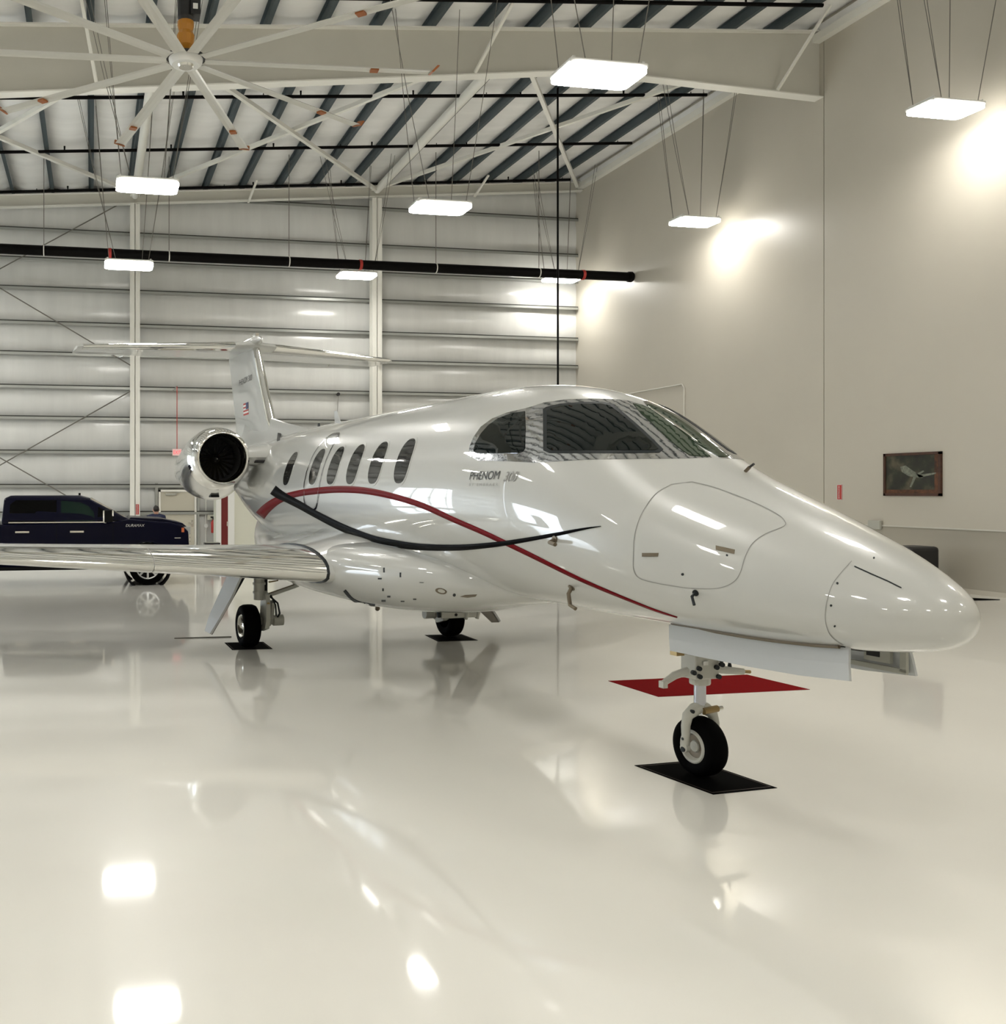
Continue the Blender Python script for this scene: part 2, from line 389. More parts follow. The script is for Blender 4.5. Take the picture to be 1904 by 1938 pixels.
# rod bracing on the back wall bay behind the truck
RB = [((1.3, 12.15), (-6.9, 7.2)), ((1.3, 6.4), (-6.9, 11.1)), ((1.3, 5.55), (-6.9, .7)), ((1.3, .7), (-6.9, 5.5))]
RL = ['thin steel brace rod climbing to the top of the left wall column', 'thin steel brace rod falling to the tailplane tip', 'thin steel brace rod falling left toward the truck cab', 'thin steel brace rod meeting the truck roof']
for k_, (((xa_, za), (xb_, zb)), lab) in enumerate(zip(RB, RL)):
    yy_ = YB-.18-.06*(k_ % 2)
    o = MB().tube([(xa_, yy_, za), (xb_, yy_, zb)], .02, 8).build('brace_rod', M['cable'], smooth=True); tag(o, lab, 'brace', 'wall brace rods')

# ------------------------------------------------------------------ pipes
def pipe(name, pts, r, label, m='black_pipe', group=None, cat='pipe'):
    o = MB().tube(pts, r, 14).build(name, M[m], smooth=True); tag(o, label, cat, group); return o
def roof_pipe(y, x1, lab, r=.045):
    o = pipe('sprinkler_pipe', [(XL, y, zroof(XL)-.09), (x1, y, zroof(x1)-.09)], r, lab, group='thin black sprinkler pipes under the roof')
    h = MB()
    for x in np.arange(-8, x1, 3.1):
        h.tube([(x, y, zroof(x)-.09), (x, y, zroof(x)-.0)], .012, 6)
    h.build('hanger', M['black_pipe'], o)
    hd = MB()
    for x in np.arange(-7, x1, 3.1):
        hd.tube([(x, y, zroof(x)-.07), (x, y, zroof(x)+.06)], [.02, .028], 8)
    hd.build('sprinkler_head', M['black_pipe'], o)
roof_pipe(28.35, 17.3, 'thin black sprinkler pipe under the roof crossing in the middle of the far bay')
roof_pipe(24.5, 17.3, 'thin black sprinkler pipe just under the near rafter flange')
roof_pipe(32.05, 17.1, 'thin black sprinkler pipe lying along the top of the back wall')
roof_pipe(19.4, 16.7, 'thin black sprinkler pipe at the very top edge of the photo')
fp = pipe('sprinkler_main', [(XL, 29.2, 9.32), (17.85, 29.2, 9.32)], .15, 'fat black pipe crossing the back wall at mid height', cat='pipe')
MB().cyl((17.75, 29.2, 9.32), (1,0,0), .175, .12, 18).build('end_coupling', M['black_pipe'], fp, smooth=True)
for px in (208, 682, 1103):
    x = at_Y(px, 500, 29.2).x
    MB().cyl((x, 29.2, 9.32), (1,0,0), .165, .09, 18).build('red_coupling', M['sign_red'], fp, smooth=True)
for px in (83, 320, 547, 825, 1020):
    x = at_Y(px, 500, 29.2).x
    h = MB().cyl((x, 29.2, 9.32), (1,0,0), .162, .03, 18)
    h.build('pipe_ring', M['steel_white'], fp)
    MB().tube([(x, 29.2, 9.46), (x, 29.2, zroof(x))], .012, 6).build('hanger_rod', M['cable'], fp)
p_ = at_Y(1055.5, 340, 24.2)
o = pipe('drop_pipe', [(p_.x, 24.2, zroof(p_.x)), (p_.x+.01, 24.2, 0.02)], .028, 'thin black pipe dropping straight down behind the cockpit roof')
tb = MB().cyl((p_.x+.01, 24.2, .01), (0,0,1), .12, .02, 16).build('floor_flange', M['black_pipe'], o)
# wall conduit with box, and the duct outline above the cockpit
o = MB().box(XW-.04, XW-.002, YF, 27.5, 1.322, 1.35).build('wall_conduit', M['steel_cream']); tag(o, 'thin pale conduit running level low along the right wall behind the nose', 'conduit')
q = at_X(1660, 996, XW)
MB().box(XW-.09, XW-.04, q.y-.17, q.y+.17, 1.25, 1.45).build('outlet_box', M['box'], o)
pts = [(XW-.03, YB-.1, 5.42), (XW-.03, 26.5, 5.42), (XW-.03, 26.4, 5.3), (XW-.03, 26.4, .05)]
pipe('wall_conduit', pts, .022, 'thin cream conduit turning down the right wall above the windshield', 'steel_cream', cat='conduit')

# ------------------------------------------------------------------ lamps
ZL = 9.0
def make_lamp():
    r = empty('high_bay_lamp', (0, 0, 0))
    b = MB().box(-.62, .62, -.33, .33, .02, .10).build('housing', M['lamp_white'], r); bevel(b, .03, 2)
    def rr(w, h, z, rad=.10):
        P = []
        for cx_, cy_, a0 in ((w-rad, h-rad, 0), (-w+rad, h-rad, 90), (-w+rad, -h+rad, 180), (w-rad, -h+rad, 270)):
            for k in range(5): a = math.radians(a0+k*22.5); P.append((cx_+rad*math.cos(a), cy_+rad*math.sin(a), z))
        return P
    MB().rings([rr(.62, .34, .03), rr(.62, .34, -.035), rr(.58, .30, -.055)]).build('diffuser', M['lamp'], r)
    for sx in (-.55, .55):
        MB().box(sx-.02, sx+.02, -.3, .3, .10, .125).build('bracket', M['lamp_white'], r)
    return r
LX = [1.15, 8.29]; LY = [14.75, 22.05, 29.25]          # the row beside the right wall hangs a little higher, see below
LAB = {(0,1): 'lit rectangular lamp hanging over the tail at the left, upper one of the two', (0,2): 'lit lamp in front of the left wall column below the fat black pipe',
       (1,0): 'large lit lamp hanging in front of the near rafter bottom flange', (1,1): 'lit lamp above the fat black pipe right of the middle column', (1,2): 'lit lamp just below the fat black pipe overlapping the middle column',
       (2,0): 'large lit lamp beside the right wall, nearest one to the camera', (2,1): 'lit lamp hanging in front of the right wall above the cockpit', (2,2): 'lit lamp crossed by the thin drop pipe, under the fat black pipe'}
lamp0 = make_lamp(); first = True
def add_lamp(x, y, lab, ZL=ZL):
    global first
    r = lamp0 if first else copy_tree(lamp0); first = False
    r.location = (x, y, ZL); tag(r, lab, 'lamp', 'high bay lamps')
    # four cables spreading to the purlins
    for sx, sy in ((-1,-1),(-1,1),(1,-1),(1,1)):
        top = (x+sx*(1.25 if sy < 0 else .75)-.1, y+sy*.5, 0); top = (min(top[0], XW-.15), top[1], zroof(min(top[0], XW-.15))+.1)
        a = Vector((x+sx*(.35 if sx*sy > 0 else .5), y+sy*.25, ZL+.12)); b = Vector(top); mid = (a+b)/2 + Vector((0,0,-.12))
        c = MB().tube([a, mid, b], .007, 6).build('suspension_cable', M['cable'])
        c.parent = r; c.location = (-x, -y, -ZL)
LAMPS = {(1,0): (7.38,12.98,8.3), (1,1): (7.45,19.7,8.3), (0,1): (1.09,19.38,8.3), (1,2): (8.53,30.2,9.2), (0,2): (.93,25.0,8.0),
         (2,0): (16.74,16.2,9.75), (2,1): (16.78,24.3,9.75), (2,2): (16.62,31.8,9.75)}
for k_, (x, y, z) in LAMPS.items(): add_lamp(x, y, LAB[k_], z)          # the fan hangs where the first lamp of the left row would be
ROWN = {7.4: 'first unseen row', .1: 'row over the photographer', -6.9: 'row behind the photographer', 14.75: 'row level with the fan', 22.05: 'row level with the truck', 29.25: 'row nearest the back wall'}
COLN = {16.15: 'beside the right wall', 8.29: 'over the middle', 1.15: 'in the line of the fan', -6.1: 'left of the fan line', -13.4: 'far over on the left'}
for y in (7.4, .1, -6.9):
    for x in (16.15, 8.29, 1.15): add_lamp(x, y, 'lit lamp outside the picture, %s, %s' % (ROWN[y], COLN[x]))
for y in (-6.9, .1, 7.4, 14.75, 22.05, 29.25):
    for x in (-6.1, -13.4): add_lamp(x, y, 'lit lamp outside the picture, %s, %s' % (ROWN[y], COLN[x]))

# ------------------------------------------------------------------ ceiling fan
FX, FY, FZ = 1.33, 13.78, 8.38
fan = empty('ceiling_fan', (FX, FY, FZ), 0, 'huge ten-blade ceiling fan with yellow gearbox at the upper left', 'fan')
for k in range(10):
    a = math.radians(6 - math.degrees(YAW) + 36*k + .0)
    ca, sa = math.cos(a), math.sin(a)
    def T(r, t, z): return (ca*r - sa*t, sa*r + ca*t, z)
    b = MB(); prof = [(-.09, -.02), (-.05, .012), (.02, .022), (.09, .0), (.02, .004), (-.05, -.006)]
    b.rings([[T(r, t, z) for t, z in prof] for r in (.28, 1.2, 2.4, 3.62)])
    bl = b.build('blade', M['blade'], fan)
    w = MB().add([T(3.62, -.09, -.03), T(3.62, .10, 0), T(3.74, .06, .11), T(3.72, -.07, .08), T(3.66, -.09, -.03), T(3.66, .10, 0), T(3.78, .06, .11), T(3.76, -.07, .08)],
                 [(0,1,2,3),(7,6,5,4),(0,4,5,1),(1,5,6,2),(2,6,7,3),(3,7,4,0)])
    w.build('winglet', M['orange'], bl)
    MB().add([T(2.72, -.06, -.03), T(2.84, -.06, -.03), T(2.84, .05, -.03), T(2.72, .05, -.03), T(2.72, -.06, .0), T(2.84, -.06, .0), T(2.84, .05, .0), T(2.72, .05, .0)],
             [(0,3,2,1),(4,5,6,7),(0,1,5,4),(1,2,6,5),(2,3,7,6),(3,0,4,7)]).build('blade_clip', M['orange'], bl)
MB().lathe([(-.07, .001), (-.07, .20), (-.03, .24), (.02, .25), (.03, .001)], (0,0,0), 'z', 32).build('hub', M['lamp_white'], fan, smooth=True)
MB().lathe([(-.10, .001), (-.10, .10), (-.07, .12), (-.069, .001)], (0,0,0), 'z', 24).build('hub_cap', M['satin'], fan, smooth=True)
MB().lathe([(.03, .001), (.03, .29), (.05, .29), (.05, .001)], (0,0,0), 'z', 32).build('hub_plate', M['black'], fan, smooth=True)
MB().lathe([(.05, .03), (.14, .05), (.22, .11), (.36, .13), (.42, .10), (.50, .12), (.56, .12), (.57, .001)], (0,0,0), 'z', 12).build('gearbox', M['motor_yellow'], fan)
MB().lathe([(.57, .001), (.57, .10), (.62, .12), (.98, .12), (1.05, .08), (1.06, .001)], (0,0,0), 'z', 16).build('motor', M['black'], fan)
MB().box(.06, .20, -.15, .08, .62, .84).build('motor_box', M['black'], fan)
MB().box(.09, .16, -.156, -.15, .69, .77).build('data_plate', M['white'], fan)
MB().tube([(0,0,1.05), (0,0,zroof(FX)-FZ)], .05, 12).build('drop_tube', M['box'], fan)
MB().tube([(.06,0,1.05), (.16,0,1.4), (.12,0,2.5), (.06,0,zroof(FX)-FZ)], .015, 6).build('power_cord', M['black'], fan)
for s in (-1, 1):
    for t in (-1, 1):
        MB().tube([(s*.1, t*.1, 1.0), (s*2.4, t*2.4, zroof(FX+s*2.4)-FZ)], .008, 6).build('guy_wire', M['cable'], fan)

# ------------------------------------------------------------------ things along the walls
dx0, dx1 = 2.24, 3.55
dr = struct(empty('door_1', ((dx0+dx1)/2, YB-.02, 0)))
hw = (dx1-dx0)/2
MB().box(-hw, -hw+.07, -.09, .1, 0, 2.17).box(hw-.07, hw, -.09, .1, 0, 2.17).box(-hw, hw, -.09, .1, 2.10, 2.17).build('door_frame', M['steel_white'], dr)
MB().box(-hw+.075, hw-.075, -.05, 0, .01, 2.095).build('door_leaf', M['door'], dr)
MB().box(-.42, -.05, -.12, -.05, 1.98, 2.05).build('door_closer', M['box'], dr)
MB().bar((-.10, -.10, 2.05), (.12, -.07, 2.09), .03, .02).build('closer_arm', M['box'], dr)
MB().tube([(hw-.15, -.05, 1.02), (hw-.15, -.11, 1.02), (hw-.28, -.11, 1.02)], .014, 8).box(hw-.18, hw-.12, -.058, -.05, .9, 1.12).build('door_handle', M['chrome'], dr)
MB().box(dx0-.12, dx0-.02, YB-.09, YB+.1, 0, 2.4).box(dx1+.02, dx1+.1, YB-.09, YB+.1, 0, 2.4).build('door_jamb', M['girt'], wall_b)

c0 = at_z(409, 1049, 0); c1x = at_Y(520, 1040, c0.y).x
cab = empty('storage_cabinet', (c0.x, c0.y, 0), 0, 'cream cabinet with a tall narrow red door in a white frame under the tail', 'cabinet')
W_ = c1x - c0.x
bevel(MB().box(0, W_, .01, .72, .02, 2.3).build('cabinet_body', M['cream'], cab), .03)
MB().box(.0, .17, -.03, .01, .04, 2.28).box(.40, .62, -.03, .01, .04, 2.28).box(0, .62, -.03, .01, 0, .07).box(0, .62, -.03, .01, 2.2, 2.3).build('white_frame', M['white'], cab)
MB().box(.17, .40, -.015, .01, .07, 2.2).build('red_door', M['door_red'], cab)
MB().box(.36, .385, -.05, -.015, .95, 1.1).build('handle', M['chrome'], cab)

q = at_z(401, 1062, 0)
bn = MB().rings([[Vector((q.x+sx*w, q.y+sy*w*.7, z)) for sx, sy in ((-1,-1),(1,-1),(1,1),(-1,1))] for z, w in ((0, .17), (.5, .21), (.5, .235), (.56, .235))])
o = bn.build('waste_bin', M['black']); tag(o, 'small black waste bin beside the cream cabinet', 'bin')
MB().box(q.x-.2, q.x+.2, q.y-.13, q.y+.13, .56, .575).build('bin_liner', M['box'], o)
# fire extinguisher on the back wall and its sign
q = at_Y(404, 995, YB-.16)
ex = empty('fire_extinguisher', (q.x, q.y, q.z-.25), 0, 'red fire extinguisher hung on the back wall right of the cream door', 'extinguisher')
MB().lathe([(0,.001),(0,.07),(.02,.085),(.38,.085),(.44,.05),(.46,.03),(.47,.001)], (0,0,0), 'z', 16).build('cylinder', M['sign_red'], ex, smooth=True)
MB().box(-.03,.03,-.03,.08,.47,.53).box(-.08,.02,-.02,.02,.52,.54).build('valve', M['black'], ex)
MB().tube([(.03,0,.5),(.12,0,.42),(.11,0,.2)], .012, 6).build('hose', M['black'], ex)
q = at_Y(401, 979, YB-.08)
o = MB().box(q.x-.16, q.x+.16, q.y-.01, q.y, q.z-.09, q.z+.09).build('wall_sign', M['cream']); tag(o, 'small cream notice with a dark mark above the fire extinguisher', 'sign')
MB().box(q.x-.05, q.x+.06, q.y-.013, q.y-.01, q.z-.02, q.z+.03).build('printed_mark', M['black'], o)
q = at_Y(390, 995, YB-.1)
o = MB().cyl((q.x, q.y, q.z), (0,1,0), .07, .05, 16).build('round_gauge', M['white'], smooth=True); tag(o, 'white round gauge on a thin riser on the back wall', 'gauge')
MB().tube([(q.x, q.y+.03, .02), (q.x, q.y+.03, 2.33)], .015, 8).build('riser', M['steel_white'], o)

def fire_sign(name, c, nrm, w, h, label):     # vertical red sign with white letters
    n = Vector(nrm); u = Vector((0,0,1)).cross(n).normalized(); c = Vector(c)
    P = lambda a, b, d: c + u*a + Vector((0,0,b)) + n*d
    vs = [P(a, b, d) for d in (0, .012) for a, b in ((-w/2,-h/2),(w/2,-h/2),(w/2,h/2),(-w/2,h/2))]
    o = mesh_obj(name, vs, [(0,3,2,1),(4,5,6,7),(0,1,5,4),(1,2,6,5),(2,3,7,6),(3,0,4,7)], M['sign_red']); tag(o, label, 'sign')
    fr = MB()
    for a0, a1, b0, b1 in ((-w/2,w/2,h/2-.008,h/2),(-w/2,w/2,-h/2,-h/2+.008),(-w/2,-w/2+.008,-h/2,h/2),(w/2-.008,w/2,-h/2,h/2)):
        fr.add([P(a0,b0,.013),P(a1,b0,.013),P(a1,b1,.013),P(a0,b1,.013)], [(0,1,2,3)])
    fr.build('white_border', M['white'], o)
    body = 'FIRE EXTINGUISHER' ; size = h*.092*1.35
    v, f_ = text_data(body, size)
    tw = max(p[0] for p in v)
    k = h*.86/tw
    mesh_obj('lettering', [P(p[1]*k*1.6 - w*.22, h*.43 - p[0]*k, .014) for p in v], [tuple(reversed(t)) for t in f_], M['white'], o)
    return o
q = at_X(1589.5, 931.5, XW); fire_sign('fire_sign', (XW-.001, q.y, q.z), (-1,0,0), .15, .37, 'narrow upright red fire sign on the right wall beside the painting')
q = at_Y(260, 964, YB-.52); fire_sign('fire_sign', (q.x, YB-.501, q.z), (0,-1,0), .12, .36, 'narrow upright red fire sign low on the left steel column')

# painting of an aircraft
a = at_X(1675, 859, XW); b = at_X(1784, 939, XW)
pt = empty('framed_painting', (XW-.001, (a.y+b.y)/2, (a.z+b.z)/2), 0, 'dark framed aviation painting hung on the right wall', 'painting')
hy, hz = abs(a.y-b.y)/2, (a.z-b.z)/2
fr = MB(); fr.box(-.05, 0, -hy, hy, hz-.06, hz); fr.box(-.05, 0, -hy, hy, -hz, -hz+.06); fr.box(-.05, 0, -hy, -hy+.06, -hz, hz); fr.box(-.05, 0, hy-.06, hy, -hz, hz)
M['frame_wood'] = mat('dark_wood_frame', (0.06, 0.022, 0.01), rough=0.4, noise=.3, nscale=8)
fr.build('picture_frame', M['frame_wood'], pt)
cv = mat('painted_canvas', (0.07, 0.075, 0.04), rough=0.6)
nt = cv.node_tree; b_ = nt.nodes['Principled BSDF']; tc = nt.nodes.new('ShaderNodeTexCoord'); n1 = nt.nodes.new('ShaderNodeTexNoise'); n1.inputs['Scale'].default_value = 3.2; n1.inputs['Detail'].default_value = 8
cr = nt.nodes.new('ShaderNodeValToRGB'); cr.color_ramp.elements[0].position = .3; cr.color_ramp.elements[0].color = (.012,.01,.008,1); cr.color_ramp.elements[1].position = .72; cr.color_ramp.elements[1].color = (.10,.085,.05,1)
e = cr.color_ramp.elements.new(.5); e.color = (.022,.024,.012,1)
nt.links.new(tc.outputs['Object'], n1.inputs['Vector']); nt.links.new(n1.outputs['Fac'], cr.inputs[0]); nt.links.new(cr.outputs[0], b_.inputs['Base Color'])
MB().box(-.03, -.001, -hy+.05, hy-.05, -hz+.05, hz-.05).build('canvas', cv, pt)
MB().box(-.0305, -.03, -hy+.05, hy-.05, -hz+.05, -hz+.14).box(-.0305, -.03, -hy+.05, -hy+.17, -hz+.14, hz-.05).build('painted_border', mat('painted_rust', (.085,.03,.010), rough=.6, noise=.6, nscale=9), pt)
pc = M['paint_print'] = mat('painted_grey_green', (.16, .17, .13), rough=.6, noise=.4, nscale=15)
def onc(pts, m, nm='painted_aeroplane'):  # flat shapes on the canvas; u to the right as seen
    vs = [(-.031, -u, v) for u, v in pts]; return mesh_obj(nm, vs, [tuple(range(len(vs)))], m, pt)
onc([(-.30,.17),(-.16,.20),(.0,.10),(.18,.0),(.30,-.04),(.28,-.09),(.12,-.07),(-.08,-.04),(-.26,.06)], pc)
onc([(.14,-.02),(.62,.03),(.62,.0),(.2,-.08)], pc, 'painted_wing')
onc([(.10,.0),(.30,.08),(.33,.06),(.2,-.02)], pc, 'painted_wing')
onc([(.05,-.05),(-.05,-.28),(-.01,-.29),(.12,-.07)], pc, 'painted_wing')

# exit sign on its rod
q = at_Y(335, 856, 31.6)
ex = empty('exit_sign', (q.x, 31.6, q.z), 0, 'small pink lit EXIT sign hanging left of the engine', 'sign')
MB().box(-.15, .15, -.02, .02, -.11, .11).build('sign_body', M['exit_face'], ex)
v, f_ = text_data('EXIT', .17); tw = max(p[0] for p in v)
mesh_obj('lettering', [(p[0]-tw/2 if True else 0, -.022, p[1]-.06) for p in [(a_*.24/tw*1, b2, 0) for a_, b2, c_ in v]] if False else [((p[0]/tw-.5)*.25, -.022, p[1]-.06) for p in v], f_, M['exit_red'], ex)
MB().tube([(0,0,.11), (0,0,5.6-q.z)], .014, 6).build('hanger_rod', M['sign_red'], ex)
MB().box(-.02, .02, 0, 1.3, 5.58-q.z, 5.62-q.z).build('bracket_arm', M['girt'], ex)

# security camera on the middle column
q = at_Y(716, 686, YB-.55)
sc = empty('security_camera', (9.94, YB-.51, q.z+.1), 0, 'small black dome security camera on the middle steel column', 'camera')
MB().lathe([(.0,.001),(.0,.09),(.07,.10),(.08,.001)], (0,-.14,0), 'z', 16).build('mount', M['white'], sc, smooth=True)
MB().bar((0,0,.05),(0,-.12,.05),.06,.05).build('arm', M['white'], sc)
MB().lathe([(-.14,.001),(-.12,.05),(-.07,.085),(0,.088),(0.001,.001)], (0,-.14,0), 'z', 16).build('dome', M['black'], sc, smooth=True)
q = at_Y(640, 746, YB-.1)
o = MB().cyl((q.x, q.y, q.z), (0,1,0), .06, .1, 12).build('small_sensor', M['black'], smooth=True); tag(o, 'tiny black sensor on a girt above the fuselage spine', 'sensor')
MB().tube([(q.x, q.y-.02, q.z-.05), (q.x-.05, q.y+.0, q.z-1.1)], .008, 6).build('lead', M['cable'], o)

# black cart by the right wall, half hidden by the nose
kx, ky = 17.05, 16.95
ct = empty('tool_cart', (kx, ky, 0), 0, 'black rounded cart by the right wall, mostly hidden behind the nose', 'cart')
bevel(MB().box(-.45, .30, -.05, .60, .12, .98).build('cart_body', M['black'], ct), .08, 3)
for sx in (-.35, .2):
    for sy in (.05, .5): MB().cyl((sx, sy, .06), (1,0,0), .06, .04, 14).build('wheel', M['rubber'], ct, smooth=True)
o = MB().prism([(15.4, 16.45), (17.0, 16.30), (17.5, 15.72), (16.1, 15.72), (15.4, 15.9)], 'z', .001, .012).build('floor_mat', M['mat_black']); tag(o, 'black mat on the floor by the right wall behind the nose', 'mat', None)

# ------------------------------------------------------------------ mats on the floor
def rug(pts, m, name, label, border=None):
    o = MB().prism([(p.x, p.y) for p in pts], 'z', .0005, .0035).build(name, M[m]); tag(o, label, 'mat')
    c = sum(pts, Vector())/len(pts)
    if border:
        ring_o = [c + (p-c)*.93 for p in pts]; ring_i = [c + (p-c)*.90 for p in pts]
        n = len(pts); b = MB().add([(p.x,p.y,.0042) for p in ring_o+ring_i], [(k,(k+1)%n,(k+1)%n+n,k+n) for k in range(n)])
        b.build('edge_line', M[border], o)
    return o
M['mat_line'] = mat('worn_mat_line', (.03, .018, .012), rough=.7)
def quad(c, ang, lx, ly):
    a = math.radians(ang); u = Vector((math.cos(a), math.sin(a), 0)); v = Vector((-u.y, u.x, 0)); c = Vector((*c, 0))
    return [c-u*lx-v*ly, c+u*lx-v*ly, c+u*lx+v*ly, c-u*lx+v*ly]
rug([Vector((5.715,9.84,0)), Vector((5.79,8.99,0)), Vector((7.61,9.02,0)), Vector((7.50,9.88,0))], 'mat_red', 'door_mat', 'dark red mat on the floor behind the nose gear')
nm = [Vector((4.16,6.78,0)), Vector((4.31,6.03,0)), Vector((4.86,6.08,0)), Vector((4.72,6.82,0))]
rug(nm, 'mat_black', 'wheel_mat', 'black rubber mat under the nose wheel', 'mat_line')
rug([Vector((1.83,13.30,0)), Vector((1.85,12.68,0)), Vector((2.40,12.66,0)), Vector((2.38,13.28,0))], 'mat_black', 'wheel_mat', 'black rubber mat under the main wheel near the wing', 'mat_line')
rug([Vector((4.85,13.46,0)), Vector((4.83,12.85,0)), Vector((5.43,12.85,0)), Vector((5.42,13.44,0))], 'mat_black', 'wheel_mat', 'black rubber mat under the main wheel behind the belly', 'mat_line')

# ------------------------------------------------------------------ pickup truck (x forward, near side y = -1)
tk = empty('pickup_truck', (1.23, 22.63, 0), 0, 'dark navy crew cab pickup truck parked behind the wing, facing right', 'truck')
def side_prism(poly, y0, y1, name, m, bev=.03, inset=0.0, parent=tk):
    o = MB().prism(poly, 'y', y0, y1).build(name, M[m] if isinstance(m, str) else m, parent)
    if bev: bevel(o, bev, 2)
    return o
def arch(cx, r, n=9): return [(cx + r*math.cos(PI*k/n), .42 + r*math.sin(PI*k/n)) for k in range(n+1)]
body = [(-5.35,.62),(-5.35,1.42),(-3.28,1.42),(-3.22,1.40),(-1.0,1.42),(-.42,1.50),(.50,1.42),(.78,1.36),(.92,1.22),(.95,.62),(.62,.50)] + arch(0, .56) + [(-.62,.45),(-3.42,.45)] + arch(-4.04, .56) + [(-4.7,.55)]
# wheel arches are walked from front to back
side_prism(body, -1.02, 1.02, 'body', 'truck', .04)
side_prism([(-.42,1.46),(-.40,1.54),(.35,1.50),(.80,1.40),(.92,1.30),(.93,1.20),(.5,1.38)], -.86, .86, 'hood', 'truck', .03)
cabr = []
for (xs, z, hy_) in (((-3.20, -.30), 1.40, .99), ((-3.20, -.42), 1.50, .98), ((-3.16, -1.28), 1.97, .80), ((-3.02, -1.52), 2.035, .70)):
    x0, x1 = xs; cabr.append([Vector(p) for p in ((x0,-hy_,z),(x1,-hy_,z),(x1,hy_,z),(x0,hy_,z))])
bevel(MB().rings(cabr).build('cab', M['truck'], tk), .035, 2)
def on_cab(x, z, out=.008): # near cab side leans inwards
    t = min(max((z-1.5)/.47, 0), 1); return (x, -(.98-.18*t)-out, z)
def cab_poly(pts, name, m, out=.008): mesh_obj(name, [on_cab(x, z, out) for x, z in pts], [tuple(range(len(pts)))], M[m], tk)
cab_poly([(-3.05,1.46),(-2.02,1.46),(-2.02,1.93),(-2.9,1.93),(-3.02,1.84)], 'rear_side_window', 'truck_glass')
cab_poly([(-1.92,1.46),(-1.18,1.46),(-1.20,1.66),(-1.32,1.80),(-1.50,1.88),(-1.92,1.92)], 'front_side_window', 'truck_glass_green')
cab_poly([(-1.12,1.46),(-.62,1.46),(-1.10,1.78)], 'quarter_window', 'truck_glass', .008)
mesh_obj('windshield', [(-.50,-.90,1.52),(-.50,.90,1.52),(-1.26,.76,1.965),(-1.26,-.76,1.965)], [(0,1,2,3)], M['truck_glass'], tk, loc=(.012,0,.012))
MB().bar((-.52,-.93,1.53), (-1.27,-.79,1.97), .02, .05).build('windshield_pillar_trim', M['satin'], tk)
MB().box(-3.05,-.72,-1.0,-.985,1.425,1.45).build('window_chrome_trim', M['chrome'], tk)
for x in (-2.9, -1.72):
    MB().box(x, x+.30, -1.06, -1.035, 1.21, 1.25).box(x+.02, x+.05, -1.04, -1.015, 1.215, 1.245).box(x+.25, x+.28, -1.04, -1.015, 1.215, 1.245).build('door_handle', M['chrome'], tk)
MB().box(-3.24,-3.23,-1.024,-1.018,.65,1.42).box(-2.02,-2.01,-1.024,-1.018,.62,1.42).box(-.78,-.77,-1.024,-1.018,.62,1.42).build('door_gap', M['truck_black'], tk)
mi = bevel(MB().box(-.98,-.78,-1.30,-1.10,1.44,1.72).build('side_mirror', M['truck_black'], tk), .03)
MB().box(-1.0,-.97,-1.29,-1.11,1.46,1.70).box(-.80,-.77,-1.30,-1.12,1.58,1.71).build('mirror_cap', M['chrome'], mi)
MB().bar((-.95,-1.2,1.44),(-.9,-.98,1.40),.06,.04).build('mirror_arm', M['chrome'], mi)
MB().box(.80,.965,-1.0,-.60,1.16,1.32).build('headlight', M['silver'], tk)
MB().box(.76,.82,-1.026,-.98,1.20,1.30).build('turn_lamp', M['amber'], tk)
MB().box(.93,.99,-.6,.6,.78,1.30).build('grille', M['chrome'], tk)
for z in (.86,.95,1.04,1.13,1.22): MB().box(.985,1.0,-.58,.58,z,z+.03).build('grille_bar', M['truck_black'], tk)
bevel(MB().box(.90,1.08,-1.0,1.0,.50,.76).build('front_bumper', M['chrome'], tk), .04)
MB().box(-3.4,-.62,-1.08,-.98,.40,.46).build('running_board', M['truck_black'], tk)
MB().box(-5.45,.6,-.75,.75,.36,.62).build('chassis', M['truck_black'], tk)
MB().box(-1.55,-1.50,-.03,.03,2.03,2.09).build('roof_antenna', M['truck_black'], tk)
MB().box(.60,.74,-1.03,-1.018,1.06,1.08).build('side_marker', M['silver'], tk)
for x in (0, -4.04):
    for s in (-1, 1):
        w = MB().lathe([(s*.72,.001),(s*.72,.30),(s*.74,.39),(s*.78,.415),(s*.93,.415),(s*.98,.39),(s*1.0,.30),(s*.985,.28)], (x,0,.415), 'y', 28).build('wheel', M['rubber'], tk, smooth=True)
        MB().lathe([(s*.985,.28),(s*.99,.26),(s*.94,.23),(s*.93,.06),(s*.97,.05),(s*.975,.001)], (x,0,.415), 'y', 28).build('rim', M['truck_black'], w, smooth=True)
        sp = MB()
        for k in range(8):
            a = 2*PI*k/8; sp.bar((x+.04*math.cos(a), s*.965, .415+.04*math.sin(a)), (x+.27*math.cos(a), s*.985, .415+.27*math.sin(a)), .045, .03, (0,1,0))
        sp.lathe([(s*.975,.285),(s*.995,.27),(s*.99,.245),(s*.97,.25)], (x,0,.415), 'y', 28)
        sp.lathe([(s*.95,.06),(s*.99,.05),(s*.99,.001)], (x,0,.415), 'y', 16)
        sp.build('spokes', M['silver'], w)
        MB().lathe([(s*.6,.5),(s*1.0,.5),(s*1.0,.54),(s*.6,.54)], (x,0,.415), 'y', 24).build('wheel_arch_liner', M['truck_black'], tk)
def badge(body, x, z, size, name, out=.006):
    flat_text(name, body, size, M['silver'], tk, lambda u, v: (x+u, -1.024-out, z+v), shear=.2)
badge('DURAMAX', -.50, 1.33, .085, 'hood_badge'); badge('SILVERADO  HD', -1.15, .86, .085, 'door_badge')

